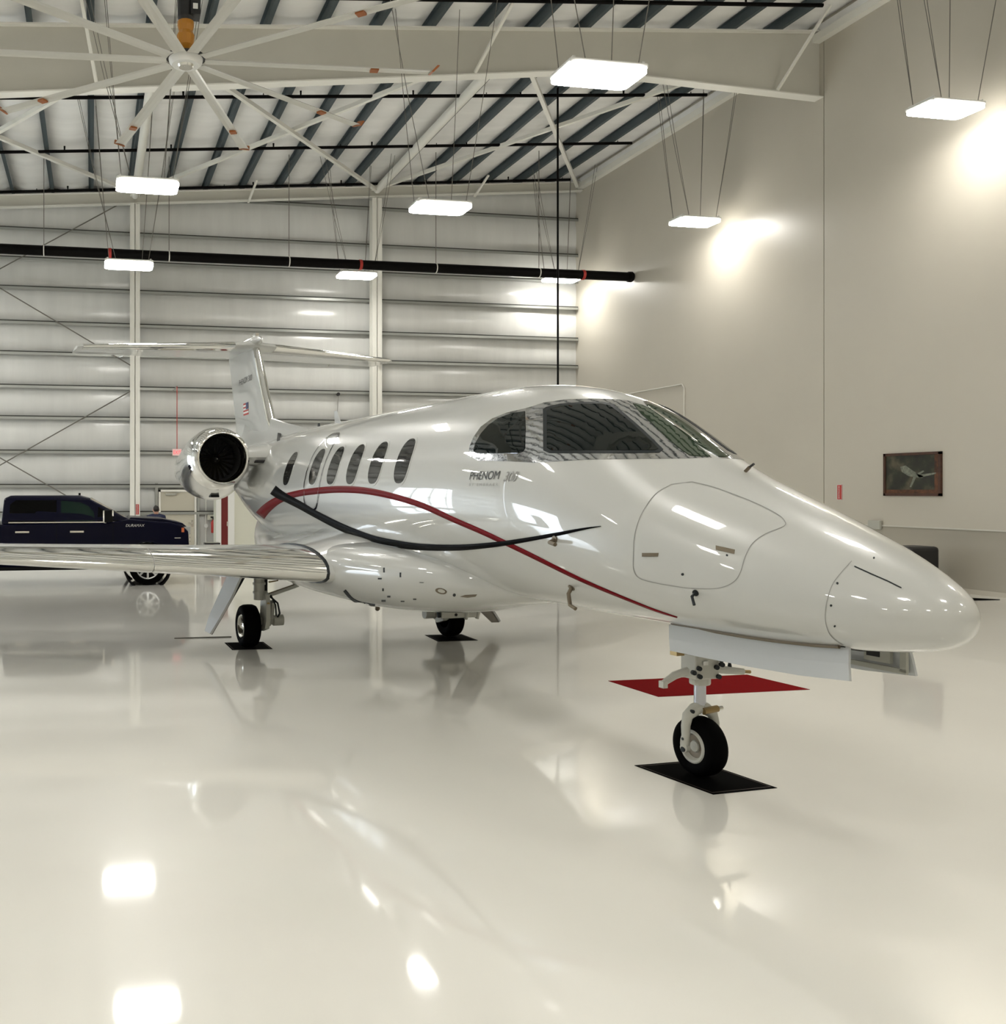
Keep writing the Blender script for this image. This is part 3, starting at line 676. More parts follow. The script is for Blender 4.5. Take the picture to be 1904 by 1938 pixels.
# ------------------------------------------------------------------ person behind the truck
def skin_figure(name, joints, edges_, m, parent, sub=2):
    me = bpy.data.meshes.new(name); me.from_pydata([j[0] for j in joints], edges_, []); me.materials.append(M[m])
    o = bpy.data.objects.new(name, me); COL.objects.link(o); o.parent = parent
    md = o.modifiers.new('skin', 'SKIN')
    for v, j in zip(me.skin_vertices[0].data if me.skin_vertices else [], joints): v.radius = j[1]
    if not me.skin_vertices:
        pass
    ss = o.modifiers.new('smooth', 'SUBSURF'); ss.levels = sub; ss.render_levels = sub
    bpy.context.view_layer.update()
    return o
def body_mesh(name, segs, m, parent):       # one continuous surface through remeshing of tapered limbs
    mb = MB()
    for pts, rs in segs: mb.tube(pts, rs, 12)
    o = mb.build(name, M[m], parent)
    md = o.modifiers.new('join', 'REMESH'); md.mode = 'VOXEL'; md.voxel_size = .018; md.use_smooth_shade = True
    sm = o.modifiers.new('soft', 'SMOOTH'); sm.iterations = 6; sm.factor = .5
    bpy.context.view_layer.update()
    me = bpy.data.meshes.new_from_object(o.evaluated_get(bpy.context.evaluated_depsgraph_get())); o.modifiers.clear()
    old = o.data; o.data = me; bpy.data.meshes.remove(old); me.shade_smooth()
    return o
pr = empty('person', (1.72, 26.3, 0), math.radians(8), 'person in a navy shirt with dark hair standing behind the pickup hood, back turned', 'person')
skinb = [([(0,0,1.30),(0,0,1.45),(0,-.01,1.50)], [.07,.06,.06]),
         ([(0,-.01,1.50),(0,0,1.56),(0,.005,1.62),(0,.0,1.68),(0,0,1.71)], [.055,.078,.088,.075,.03]),
         ([(0,.085,1.565),(0,.11,1.575)], [.014,.008]), ([(-.095,0,1.59),(-.10,.0,1.61)], [.018,.018]), ([(.095,0,1.59),(.10,.0,1.61)], [.018,.018])]
for s in (-1, 1):
    skinb += [([(s*.19,0,1.36),(s*.25,.02,1.10),(s*.22,.18,.98)], [.05,.042,.03]), ([(s*.22,.18,.98),(s*.20,.27,.96)], [.03,.026])]
    for k in range(4): skinb.append(([(s*(.175+.017*k),.26,.965),(s*(.175+.017*k),.33+.006*(k in (1,2)),.945),(s*(.175+.017*k),.345,.915)], [.010,.009,.008]))
    skinb.append(([(s*.18,.22,.965),(s*.145,.27,.955)], [.012,.009]))
    skinb += [([(s*.10,0,.90),(s*.11,.01,.50),(s*.12,-.01,.10)], [.085,.055,.04]), ([(s*.12,-.03,.05),(s*.125,.15,.035)], [.045,.035])]
skinb.append(([(0,0,.90),(0,0,1.10),(0,0,1.32)], [.13,.12,.13]))
body_mesh('body', skinb, 'skin', pr)
sh = [([(0,0,.86),(0,0,1.05),(0,.0,1.25),(0,0,1.42),(0,0,1.50)], [.165,.15,.17,.165,.075])]
for s in (-1, 1): sh.append(([(s*.08,0,1.43),(s*.20,0,1.42),(s*.25,.01,1.18)], [.085,.08,.062]))
body_mesh('shirt', sh, 'shirt', pr)
body_mesh('trousers', [([(s*.095,0,.92),(s*.11,.01,.50),(s*.12,-.01,.09)], [.115,.08,.065]) for s in (-1,1)], 'black', pr)
body_mesh('shoes', [([(s*.12,-.05,.055),(s*.128,.16,.045)], [.055,.045]) for s in (-1,1)], 'black', pr)
body_mesh('hair', [([(0,-.04,1.56),(0,-.03,1.62),(0,-.01,1.69),(0,.0,1.72)], [.06,.09,.08,.04]), ([(0,.05,1.68),(0,0,1.71)], [.05,.05])], 'hair', pr)
fc = MB()
for s in (-1, 1): fc.lathe([(0,.001),(0,.012),(.004,.001)], (s*.032,.082,1.605), 'y', 10)
fc.build('eye', M['black'], pr)
MB().bar((-.025,.083,1.535),(.025,.083,1.535),.008,.012).build('mouth', M['sign_red'], pr)

# ------------------------------------------------------------------ the business jet (x forward, y to port, z up; origin between the main wheels)
A18 = math.radians(18)
ax, ay = c2w(1.178, 13.5); fx_, fy_ = c2w(math.sin(A18), -math.cos(A18))
JET = empty('business_jet', (ax, ay, 0), math.atan2(fy_, fx_), 'white twin-engine business jet with red and black curved side stripes', 'aeroplane')
bpy.context.view_layer.update()
MI = Matrix.LocRotScale(Vector((ax, ay, 0)), Matrix.Rotation(math.atan2(fy_, fx_), 3, 'Z'), None).inverted()
RO = MI @ Vector((0, 0, EYE))
def ray_dir(px, py):
    t = (px-CX)/FPX; w = c2w(t, 1); return (MI.to_3x3() @ Vector((w[0], w[1], (HY-py)/FPX))).normalized()
ST = [ # x, top, bottom, level of widest, half width, n up, n down
 (8.672,1.47,1.37,1.42,.06,2,2),(8.65,1.515,1.325,1.42,.125,2,2),(8.60,1.575,1.275,1.42,.20,2,2),(8.5,1.65,1.235,1.42,.29,2,2),(8.3,1.765,1.195,1.43,.405,2,2.1),(8.1,1.86,1.175,1.46,.49,2,2.1),
 (7.7,2.03,1.155,1.52,.62,2,2.15),(7.3,2.19,1.145,1.60,.715,2,2.2),(6.95,2.33,1.14,1.68,.78,2.05,2.2),(6.65,2.49,1.135,1.75,.82,2.05,2.2),(6.35,2.68,1.13,1.80,.85,2.1,2.2),
 (6.05,2.845,1.125,1.85,.88,2.15,2.2),(5.75,2.965,1.12,1.90,.90,2.15,2.15),(5.4,3.055,1.12,1.95,.92,2.15,2.1),(5.0,3.12,1.12,1.99,.93,2.1,2.1),(4.5,3.16,1.12,2.02,.94,2.05,2.05),(4.0,3.17,1.12,2.03,.94,2.02,2.02),
 (3.0,3.16,1.12,2.03,.94,2,2),(1.5,3.15,1.12,2.03,.94,2,2),(0,3.14,1.14,2.04,.93,2,2),(-1.0,3.13,1.16,2.06,.90,2,2),(-2.0,3.10,1.27,2.09,.84,2,2),(-3.0,3.05,1.47,2.14,.73,2,2),(-4.0,2.98,1.78,2.26,.59,2,2),(-5.0,2.90,2.14,2.36,.43,2,2),(-6.0,2.80,2.36,2.46,.27,2,2),(-6.7,2.70,2.50,2.55,.10,2,2)]
def interp_stations(ST, xs):
    xk = np.array([s[0] for s in ST])[::-1]; out = []
    cols = []
    for c in range(1, len(ST[0])):
        yk = np.array([s[c] for s in ST], float)[::-1]
        h_ = np.diff(xk); d = np.diff(yk)/h_; m_ = np.zeros(len(xk)); m_[0] = d[0]; m_[-1] = d[-1]
        for i in range(1, len(xk)-1):
            if d[i-1]*d[i] > 0:
                w1_, w2_ = 2*h_[i]+h_[i-1], h_[i]+2*h_[i-1]; m_[i] = (w1_+w2_)/(w1_/d[i-1]+w2_/d[i])
        k = np.clip(np.searchsorted(xk, xs)-1, 0, len(xk)-2); t = (xs-xk[k])/h_[k]
        cols.append((2*t**3-3*t**2+1)*yk[k] + (t**3-2*t**2+t)*h_[k]*m_[k] + (-2*t**3+3*t**2)*yk[k+1] + (t**3-t**2)*h_[k]*m_[k+1])
    return np.array(cols).T
def section(x, p, n):
    zt, zb, zm, w, nu, nl = p; r = []
    for k in range(n):
        a = 2*PI*k/n; c, s = math.cos(a), math.sin(a); e = nu if s >= 0 else nl
        y = w*math.copysign(abs(c)**(2/e), c); z = zm + (zt-zm if s >= 0 else zm-zb)*math.copysign(abs(s)**(2/e), s)
        r.append(Vector((x, y, z)))
    return r
xs = np.concatenate([[8.672,8.66,8.64,8.62,8.59,8.55,8.5,8.44,8.36,8.27], np.arange(8.17, 4.0, -.09), np.arange(4.0, -6.7, -.22), [-6.7]])
P_ = interp_stations(ST, xs)
fus = MB().rings([[Vector((8.676, 0, 1.42))+.0*v for v in section(8.672, P_[0], 72)]] + [section(x, p, 72) for x, p in zip(xs, P_)], True).build('fuselage', M['paint'], JET, smooth=True)
FS = [(5.0,1.30,1.14,1.22,.10,2,2),(4.75,1.42,1.08,1.24,.42,2,2),(4.4,1.55,1.02,1.26,.66,2.1,2.1),(4.0,1.58,.95,1.27,.84,2.2,2.2),(3.5,1.60,.85,1.27,1.00,2.3,2.3),(3.0,1.61,.79,1.27,1.12,2.4,2.3),(2.5,1.62,.745,1.26,1.22,2.5,2.3),(2.0,1.62,.725,1.26,1.28,2.5,2.3),
      (1.0,1.64,.71,1.25,1.30,2.5,2.3),(0,1.60,.725,1.25,1.27,2.5,2.3),(-1.0,1.54,.80,1.3,1.10,2.4,2.3),(-2.0,1.55,1.0,1.35,.84,2.2,2.2),(-3.0,1.66,1.3,1.5,.52,2.1,2.1),(-3.8,1.8,1.6,1.7,.2,2,2)]
xf = np.arange(5.0, -3.81, -.16); PF = interp_stations(FS, xf)
fair = MB().rings([section(x, p, 64) for x, p in zip(xf, PF)], True).build('belly_fairing', M['paint'], JET, smooth=True)
def bvh(objs):
    vs = []; fs = []
    for o in objs:
        n = len(vs); vs += [v.co.copy() for v in o.data.vertices]; fs += [[i+n for i in p.vertices] for p in o.data.polygons]
    return BVHTree.FromPolygons(vs, fs)
T_body = bvh([fus, fair]); T_fus = bvh([fus])
def map_px(px, py, tree=None):
    h_ = (tree or T_body).ray_cast(RO, ray_dir(px, py))
    if h_[0] is None:
        h_ = (tree or T_body).find_nearest(RO + ray_dir(px, py)*((RO - Vector((5,0,2))).length))
    n = h_[1]; n = n if n.dot(RO-h_[0]) > 0 else -n
    return h_[0], n
def map_side(x, z, tree=None):
    h_ = (tree or T_fus).ray_cast(Vector((x, -4, z)), Vector((0, 1, 0)))
    return (h_[0], h_[1] if h_[1].y < 0 else -h_[1]) if h_[0] is not None else (Vector((x, -.5, z)), Vector((0,-1,0)))
def patch(name, poly, m, off=.003, cell=8.0, mapper=map_px, parent=None, holes=None, mirror=False, tree=None):
    bm = bmesh.new(); vs = [bm.verts.new((p[0], p[1], 0)) for p in poly]
    f0 = bm.faces.new(vs); bmesh.ops.triangulate(bm, faces=[f0])
    x0, x1 = min(p[0] for p in poly), max(p[0] for p in poly); y0, y1 = min(p[1] for p in poly), max(p[1] for p in poly)
    for a, b, nrm, ix in ((x0, x1, (1,0,0), 0), (y0, y1, (0,1,0), 1)):
        for k in range(1, int((b-a)/cell)+1):
            co = [0,0,0]; co[ix] = a+k*cell
            bmesh.ops.bisect_plane(bm, geom=bm.verts[:]+bm.edges[:]+bm.faces[:], plane_co=co, plane_no=nrm)
    bmesh.ops.triangulate(bm, faces=bm.faces[:])
    nr = {}
    for v in bm.verts:
        h_, n = mapper(v.co.x, v.co.y, tree) if tree else mapper(v.co.x, v.co.y)
        v.co = h_ + n*off; nr[v] = n
    be = [e for e in bm.edges if len(e.link_faces) == 1]
    ret = bmesh.ops.extrude_edge_only(bm, edges=be)
    newv = [g for g in ret['geom'] if isinstance(g, bmesh.types.BMVert)]
    bm.normal_update()
    for v in newv:
        src = min((u for e in v.link_edges for u in e.verts if u in nr and u is not v), key=lambda u: (u.co-v.co).length)
        v.co = v.co - nr[src]*(off+.012)
    for f_ in bm.faces: f_.smooth = False
    bmesh.ops.recalc_face_normals(bm, faces=bm.faces)
    me = bpy.data.meshes.new(name); bm.to_mesh(me)
    me.materials.append(M[m]); o = bpy.data.objects.new(name, me); COL.objects.link(o); o.parent = parent or JET
    # smooth normals on the face of the patch
    for p in me.polygons: p.use_smooth = True
    bm2 = bmesh.new(); bm2.from_mesh(me)
    for e in bm2.edges:
        if len(e.link_faces) == 2 and e.calc_face_angle(0) > .6: e.smooth = False
    bm2.to_mesh(me); bm2.free()
    if mirror:
        mm = me.copy(); mm.transform(Matrix.Scale(-1, 4, (0,1,0))); mm.flip_normals()
        o2 = bpy.data.objects.new(name, mm); COL.objects.link(o2); o2.parent = parent or JET
    bm.free(); return o
def catmull(pts, n=6):
    P = [np.array(p, float) for p in pts]; P = [2*P[0]-P[1]] + P + [2*P[-1]-P[-2]]; out = []
    for i in range(1, len(P)-2):
        for k in range(n):
            t = k/n; a, b, c, d = P[i-1], P[i], P[i+1], P[i+2]
            out.append(.5*((2*b)+(-a+c)*t+(2*a-5*b+4*c-d)*t*t+(-a+3*b-3*c+d)*t**3))
    out.append(P[-2]); return out
def strip_poly(pts, closed=False):   # (x, y, width)
    P = catmull(pts, 5); L_ = []; R_ = []
    for i, p in enumerate(P):
        a = P[max(i-1, 0)]; b = P[min(i+1, len(P)-1)]; d = (b-a)[:2]; d /= (np.hypot(*d)+1e-9); n = np.array((-d[1], d[0]))
        L_.append(tuple(p[:2]+n*p[2]/2)); R_.append(tuple(p[:2]-n*p[2]/2))
    return L_ + R_[::-1]
def strip(name, pts, m, off=.003, cell=10, mapper=map_px, parent=None, tree=None):
    P = catmull(pts, 5); vs = []; fs = []
    if mapper is map_px:      # keep to the side of the body that can be traced
        P = [p for p in P if all((tree or T_body).ray_cast(RO, ray_dir(p[0]+q, p[1]+q2))[0] is not None for q, q2 in ((-10,0),(0,0),(0,10),(0,-10)))]
    for i, p in enumerate(P):
        a = P[max(i-1, 0)]; b = P[min(i+1, len(P)-1)]; d = (b-a)[:2]; d = d/(np.hypot(*d)+1e-9); n = np.array((-d[1], d[0]))
        for s in (-.5, 0, .5):
            q = p[:2]+n*p[2]*s
            h_, nn = mapper(q[0], q[1], tree) if tree else mapper(q[0], q[1]); vs.append(h_+nn*off)
    n_ = len(P)
    for i in range(n_-1):
        for k in range(2): q = i*3+k; fs.append((q, q+1, q+4, q+3))
    o = mesh_obj(name, vs, fs, M[m], parent or JET, smooth=True)
    sd = o.modifiers.new('thickness', 'SOLIDIFY'); sd.thickness = .004; sd.offset = 0
    return o
# stripes
strip('black_stripe', [(517,927,19),(530,936,17),(545,944,15),(570,957,14),(600,974,13),(650,999,14),(700,1018,13),(750,1029,13),(800,1035,12),(870,1036,11),(940,1030,9.5),(1000,1021,8),(1060,1010,6.5),(1105,1001,4),(1138,996,.8)], 'stripe_black', .0045)
strip('red_stripe', [(480,992,18),(490,979,20),(505,962,18),(528,946,14),(560,935,12),(600,929,12.5),(650,926,13),(700,930,12.5),(750,941,11.5),(800,957,10.5),(860,984,9.5),(920,1010,9),(1000,1048,8),(1100,1097,6.5),(1200,1139,4.5),(1250,1158,3.5),(1282,1168,2)], 'red', .003, tree=T_fus)
# cockpit glazing frame and panes
patch('cockpit_frame', [(887,862),(889,845),(896,828),(910,808),(932,792),(960,781),(995,773),(1030,762),(1075,756),(1120,755),(1165,756),(1190,759),(1212,766),(1240,780),(1275,806),(1312,836),(1347,866),(1300,868),(1200,869),(1110,870),(1060,873),(1012,876),(960,873),(905,872)], 'frame_metal', .003, 9, mirror=True, tree=T_fus)
patch('rear_side_pane', [(897,852),(901,838),(911,821),(925,805),(944,792),(968,783),(994,779),(995,810),(994,848),(990,855),(982,858),(905,858),(898,856)], 'glass_dark', .007, 9, mirror=True, tree=T_fus)
patch('main_side_pane', [(1028,775),(1034,771),(1060,765),(1100,762),(1140,761.5),(1158,765),(1185,786),(1215,812),(1242,838),(1255,851),(1248,857),(1200,858),(1120,858),(1040,858),(1029,853)], 'seal', .006, 9, mirror=True, tree=T_fus)
patch('main_side_glass', [(1036,779),(1041,775),(1062,769),(1100,766),(1138,765.5),(1154,769),(1181,790),(1211,816),(1236,840),(1246,850),(1240,853),(1200,853),(1120,853),(1044,853),(1036,848)], 'glass_dark', .009, 9, mirror=True, tree=T_fus)
patch('windshield', [(1198,764),(1214,767),(1232,775),(1255,792),(1285,815),(1318,842),(1344,864),(1325,864),(1305,862),(1290,852),(1262,829),(1232,800),(1212,782)], 'glass_green', .007, 8, mirror=True, tree=T_fus)
strip('window_bright_edge', [(1226,771,1.5),(1250,787,3.2),(1275,804,3.2),(1300,822,3),(1320,838,1)], 'chrome', .010, tree=T_fus)
# cabin windows
cw = [map_px(px, py, T_fus)[0] for px, py in ((546,892),(596,890),(632.5,883),(671.3,877),(715,871),(767,863))]
wz = 2.47
def superell(cx_, cz, a, b, n=2.6, k=28, lean=0.0):
    out = []
    for i in range(k):
        t = 2*PI*i/k; c, s = math.cos(t), math.sin(t)
        u = a*math.copysign(abs(c)**(2/n), c); v = b*math.copysign(abs(s)**(2/n), s); out.append((cx_+u+lean*v, cz+v))
    return out
WINX = [p.x for p in cw]; WINZ = [p.z for p in cw]
wz = sum(WINZ)/len(WINZ)
for i, x in enumerate(WINX):
    o = patch('cabin_window_rim', superell(x, wz, .185, .262), 'paint', .004, .06, mapper=map_side)
    patch('cabin_window', superell(x, wz, .160, .235), 'glass_cabin', .008, .06, mapper=map_side, parent=JET)
def ring_strip(name, pts, wdt, m, off, mapper, parent=None, tree=None, closed=True):
    P = [np.array(p, float) for p in pts]; n_ = len(P); vs = []; fs = []
    for i in range(n_):
        a = P[(i-1) % n_] if closed or i else P[i]; b = P[(i+1) % n_] if closed or i < n_-1 else P[i]
        d = b-a; d = d/(np.hypot(*d)+1e-9); nn = np.array((-d[1], d[0]))
        for s in (-.5, .5):
            q = P[i]+nn*wdt*s; h_, no = mapper(q[0], q[1], tree) if tree else mapper(q[0], q[1]); vs.append(h_+no*off)
    for i in range(n_ if closed else n_-1): j = (i+1) % n_; fs.append((2*i, 2*i+1, 2*j+1, 2*j))
    return mesh_obj(name, vs, fs, M[m], parent or JET, smooth=True)
ring_strip('emergency_exit_outline', superell(WINX[1], wz-.06, .30, .50, 3.4, 48), .028, 'frame_metal', .0045, map_side)
ring_strip('emergency_exit_gap', superell(WINX[1], wz-.06, .275, .475, 3.4, 48), .010, 'line', .005, map_side)
# panel lines on the nose
ring_strip('radome_joint', catmull([(1612,1062),(1592,1084),(1575,1108),(1565,1140),(1562,1170),(1568,1195),(1580,1210),(1597,1221)], 5), 1.3, 'line', .0025, map_px, closed=False)
ring_strip('baggage_door_outline', catmull([(1270,917),(1240,936),(1215,972),(1202,1010),(1199,1050),(1200,1080),(1212,1095),(1240,1103),(1280,1110),(1320,1114),(1360,1113),(1388,1102),(1402,1082),(1410,1055),(1425,1028),(1450,1010),(1484,996),(1484,985),(1472,974),(1440,957),(1400,940),(1350,922),(1310,912)], 5), 1.3, 'line', .0025, map_px)
for c_, w_, h_, sl in (((1231,1050), 31, 7, 0), ((1373,1040.5), 36, 8, 8)):
    patch('air_vent', [(c_[0]-w_/2, c_[1]-h_/2-sl/2), (c_[0]+w_/2, c_[1]-h_/2+sl/2), (c_[0]+w_/2-1, c_[1]+h_/2+sl/2), (c_[0]-w_/2, c_[1]+h_/2-sl/2)], 'bronze', .004, 8)
ring_strip('nose_seam', [(1617,1072),(1650,1087),(1680,1100),(1706,1113)], 2.4, 'seal', .0025, map_px, closed=False)
for px, py, r_ in ((1585,1104,2.3),(1573,1146,2.3),(1580,1185,2.0),(1292,1087,2.6),(1376,1051,2.0),(1654,1056,1.8),(622,1028,2.2),(860,1126,3)):
    patch('rivet_dot', [(px+r_*math.cos(a), py+r_*math.sin(a)) for a in np.linspace(0, 2*PI, 9)[:-1]], 'seal', .003, 20)
for px, py, w_, h_ in ((727,1079,3,9),(758,1088,3,9),(719,1095,7,3),(725,1116,3,5),(736,1129,6,3),(726,1137,8,3.4),(762,1138,7,2),(785,1134,6,2)):
    patch('drain_slot', [(px-w_/2,py-h_/2),(px+w_/2,py-h_/2),(px+w_/2,py+h_/2),(px-w_/2,py+h_/2)], 'seal', .003, 20)
patch('fuel_cap', [(835+11*math.cos(a), 1118.5+5.5*math.sin(a)+2*math.cos(a)) for a in np.linspace(0, 2*PI, 13)[:-1]], 'bronze', .004, 20)
patch('fuel_cap_face', [(836+7*math.cos(a), 1118+3.2*math.sin(a)+1.2*math.cos(a)) for a in np.linspace(0, 2*PI, 13)[:-1]], 'gear_white', .007, 20)
patch('belly_scoop', [(871,1129),(880,1126),(903,1125),(900,1129),(885,1131)], 'bronze', .003, 10)
# probes
def probe(px, py, pts, nm='probe', m='bronze', r=.014, plate=.03):
    p, n = map_px(px, py); o = MB().tube([p + n*.0] + [p + n*a + Vector((b,0,c)) for a, b, c in pts], r, 8).build(nm, M[m], JET)
    u = n.cross(Vector((0,0,1))).normalized()
    MB().cyl(p+n*.004, n, plate, .008, 12).build('probe_plate', M[m], o); return o
probe(1050,1021, [(.05,.0,-.02),(.07,.10,-.03)], 'pitot_probe', r=.016, plate=.03)
probe(1082,1112, [(.04,.0,-.02),(.05,.03,-.10),(.05,.10,-.12)], 'pitot_probe', r=.016, plate=.03)
probe(1317,1122, [(.04,.0,-.01),(.05,.03,-.06)], 'static_vane', 'seal', r=.010, plate=.022)
p, n = map_px(1410, 893); MB().bar(p, p+Vector((.035,.01,.035)), .010, .022).build('roof_vane', M['bronze'], JET)
MB().tube([p+Vector((.035,.01,.035)), p+Vector((.07,.01,.055))], .009, 8).build('roof_vane_tip', M['black'], JET)
# lettering on the side
def side_text(name, body, px0, px1, py, hpx, m, shear=.0, space=1.0):
    a, _ = map_px(px0, py, T_fus); b, _ = map_px(px1, py, T_fus); c, _ = map_px(px0, py-hpx, T_fus)
    v, f_ = text_data(body, 1, shear, space); tw = max(p[0] for p in v); th = max(p[1] for p in v)
    vs = []
    for p in v:
        h_, n = map_side(a.x + (b.x-a.x)*p[0]/tw, a.z + (c.z-a.z)*p[1]/th); vs.append(h_+n*.005)
    return mesh_obj(name, vs, f_, M[m], JET)
side_text('model_lettering', 'PHENOM', 888, 945, 908, 15, 'letter', .12)
side_text('model_number', '300', 952, 979, 911, 18, 'letter_grey', .35)
side_text('model_suffix', 'E', 980, 984, 898, 5, 'letter_grey', .2)
side_text('maker_lettering', 'BY EMBRAER', 888, 943, 920, 5, 'letter_grey', 0, 1.5)

# ------------------------------------------------------------------ wings
def foil(n=14, t=.13):      # closed profile from trailing edge over the top to the nose and back underneath, u in 0..1
    up = []; lo = []
    for i in range(n+1):
        u = (1-math.cos(PI*i/n))/2
        h_ = t/.2*(.2969*math.sqrt(u)-.126*u-.3516*u*u+.2843*u**3-.1036*u**4); cam_ = .02*math.sin(PI*u)
        up.append((u, h_+cam_)); lo.append((u, -h_*.9+cam_))
    return up, lo
def wing_ring(x, y, z, c, t, part='all', tw=0.0, vert=False, n=14, split=4):
    up, lo = foil(n, t)
    if part == 'all': prof = up[::-1] + lo[1:]
    elif part == 'boot': prof = [(u, h_+.002/c) for u, h_ in up[:split+1]][::-1] + [(u, h_-.002/c) for u, h_ in lo[1:split+1]]
    r = []
    for u, h_ in prof:
        if vert: r.append(Vector((x-c*u, y+h_*c, z)))
        else: r.append(Vector((x-c*u, y, z+h_*c-tw*u)))
    return r
WS = [(1.0, 2.47, 1.19, 3.25, .145), (1.28, 2.31, 1.20, 3.05, .14), (2.5, 1.64, 1.235, 2.6, .135), (4.75, .40, 1.30, 1.95, .13), (6.5, -.56, 1.355, 1.38, .125), (7.75, -1.25, 1.39, .98, .12)]
for s in (-1, 1):
    w = MB().rings([wing_ring(x, s*y, z, c, t) for y, x, z, c, t in WS]).build('wing', M['paint'], JET, smooth=True)
    wl_ = [(7.75,-1.25,1.39,.98,.12), (7.98,-1.42,1.47,.86,.11), (8.10,-1.72,1.75,.68,.10), (8.16,-2.05,2.10,.48,.10)]
    MB().rings([wing_ring(x, s*y, z, c, t) for y, x, z, c, t in wl_]).build('winglet', M['paint'], w, smooth=True)
    MB().rings([wing_ring(x+.004, s*y, z, c, t, 'boot') for y, x, z, c, t in WS[1:]], cap=False, closed=False).build('leading_edge', M['chrome'], w, smooth=True)
    # seams across the polished edge
    for yy in (3.1, 5.4):
        k = [np.interp(yy, [q[0] for q in WS], [q[i] for q in WS]) for i in range(1, 5)]
        MB().rings([wing_ring(k[0]+.007, s*(yy+d), k[1], k[2]*1.001, k[3]*1.01, 'boot') for d in (-.006, .006)], cap=False, closed=False).build('edge_seam', M['line'], w)
    sl = MB().rings([wing_ring(x+.02, s*y, z, c*1.005, t*1.05, 'all') for y, x, z, c, t in ((1.262, 2.33, 1.20, 3.07, .142), (1.292, 2.31, 1.20, 3.05, .142))]).build('root_seal', M['seal'], w, smooth=True)
    for y0_, y1_, nm in ((1.9, 4.4, 'flap_gap'), (4.6, 7.2, 'aileron_gap')):
        vs = []
        for yy in (y0_, y1_):
            k = [np.interp(yy, [q[0] for q in WS], [q[i] for q in WS]) for i in range(1, 5)]
            for u in (.735, .745):
                up, _ = foil(40, k[3]); h_ = np.interp(u, [q[0] for q in up], [q[1] for q in up]); vs.append((k[0]-k[2]*u, s*yy, k[1]+h_*k[2]+.004))
        mesh_obj(nm, vs, [(0,1,3,2)], M['seal'], w)
# wing root fillet on the fairing
fil = []
for s in (-1, 1):
    fl_ = MB().rings([wing_ring(x, s*y, z, c, t) for y, x, z, c, t in ((.55, 3.55, 1.28, 4.6, .17), (.80, 3.05, 1.25, 4.1, .165), (1.05, 2.66, 1.22, 3.6, .15), (1.27, 2.345, 1.20, 3.1, .142))]).build('wing_root_fillet', M['paint'], JET, smooth=True); fil.append(fl_)
T_belly = bvh([fus, fair]+fil)
# beacon blister under the belly
MB().lathe([(.02,.36),(-.05,.28),(-.11,.12),(-.115,.001)], (.85, 0, .72), 'z', 24).build('beacon_blister', M['paint'], JET, smooth=True)
MB().lathe([(0,.03),(-.05,.035),(-.07,.02),(-.075,.001)], (.85, 0, .615), 'z', 14).build('beacon', M['bronze'], JET, smooth=True)
patch('fairing_seal', strip_poly([(652,1117,5),(657,1123,5.5),(663,1130,5),(672,1137,4.5),(688,1142,4),(710,1145,3)]), 'seal', .006, 8, tree=T_belly)

# ------------------------------------------------------------------ tail
fin = MB()
FN = [(2.95, -3.0, 3.3, .10), (3.25, -3.42, 2.55, .11), (3.45, -3.66, 2.33, .105), (4.0, -4.02, 2.18, .10), (4.5, -4.33, 2.05, .10), (4.95, -4.62, 1.95, .10)]
finr = MB().rings([wing_ring(x, 0, z, c, t*1.25, vert=True) for z, x, c, t in FN]).build('vertical_fin', M['paint'], JET, smooth=True)
MB().rings([[Vector((x+.003, y_*1.02+sgn, z)) for x, y_, z, sgn in [(v.x, v.y, v.z, 0) for v in wing_ring(xq, 0, zq, cq, tq*1.27, 'boot', vert=True, split=2)]] for zq, xq, cq, tq in FN[1:]], cap=False, closed=False).build('fin_leading_edge', M['chrome'], finr, smooth=True)
df = MB()      # dorsal fin fairing
ring = []
for x, zt, w in ((-1.35, 3.10, .03), (-2.0, 3.17, .07), (-2.8, 3.29, .12), (-3.5, 3.42, .16), (-4.1, 3.50, .17), (-5.2, 3.50, .15)):
    ring.append([Vector((x, y*w, z)) for y, z in ((-2.6, 2.86), (-1.15, 3.02), (-.6, (zt+3.05)/2), (-.25, zt-.02), (0, zt), (.25, zt-.02), (.6, (zt+3.05)/2), (1.15, 3.02), (2.6, 2.86))])
dors = MB().rings(ring).build('dorsal_fairing', M['paint'], JET, smooth=True)
HS = [(0.0, -4.50, 4.87, 1.95, .10), (.4, -4.62, 4.865, 1.85, .10), (3.12, -5.36, 4.83, 1.09, .09), (3.22, -5.50, 4.83, .86, .07)]
hs = MB().rings([wing_ring(x, -y, z, c, t) for y, x, z, c, t in HS[::-1]] + [wing_ring(x, y, z, c, t) for y, x, z, c, t in HS[1:]]).build('tailplane', M['paint'], JET, smooth=True)
for s in (-1, 1):
    MB().rings([wing_ring(x+.004, s*y, z, c, t, 'boot') for y, x, z, c, t in HS[1:3]], cap=False, closed=False).build('leading_edge', M['chrome'], hs, smooth=True)
    mesh_obj('elevator_gap', [(-5.83, s*.35, 4.862+.045), (-6.12, s*3.1, 4.83+.03), (-6.14, s*3.1, 4.83+.03), (-5.86, s*.35, 4.862+.045)], [(0,1,2,3)], M['seal'], hs)
    MB().tube([(-6.46, s*2.2, 4.83), (-6.62, s*2.25, 4.83)], .012, 6).build('static_wick', M['paint'], hs)
blt = MB().tube([(-4.28,0,4.94),(-4.40,0,4.95),(-4.7,0,4.96),(-5.6,0,4.95),(-6.3,0,4.93),(-6.7,0,4.91)], [.01,.07,.11,.12,.09,.02], 16).build('tail_bullet', M['paint'], JET, smooth=True)
MB().box(-4.75,-4.55,-.03,.03,5.04,5.10).build('tail_beacon', M['chrome'], blt)
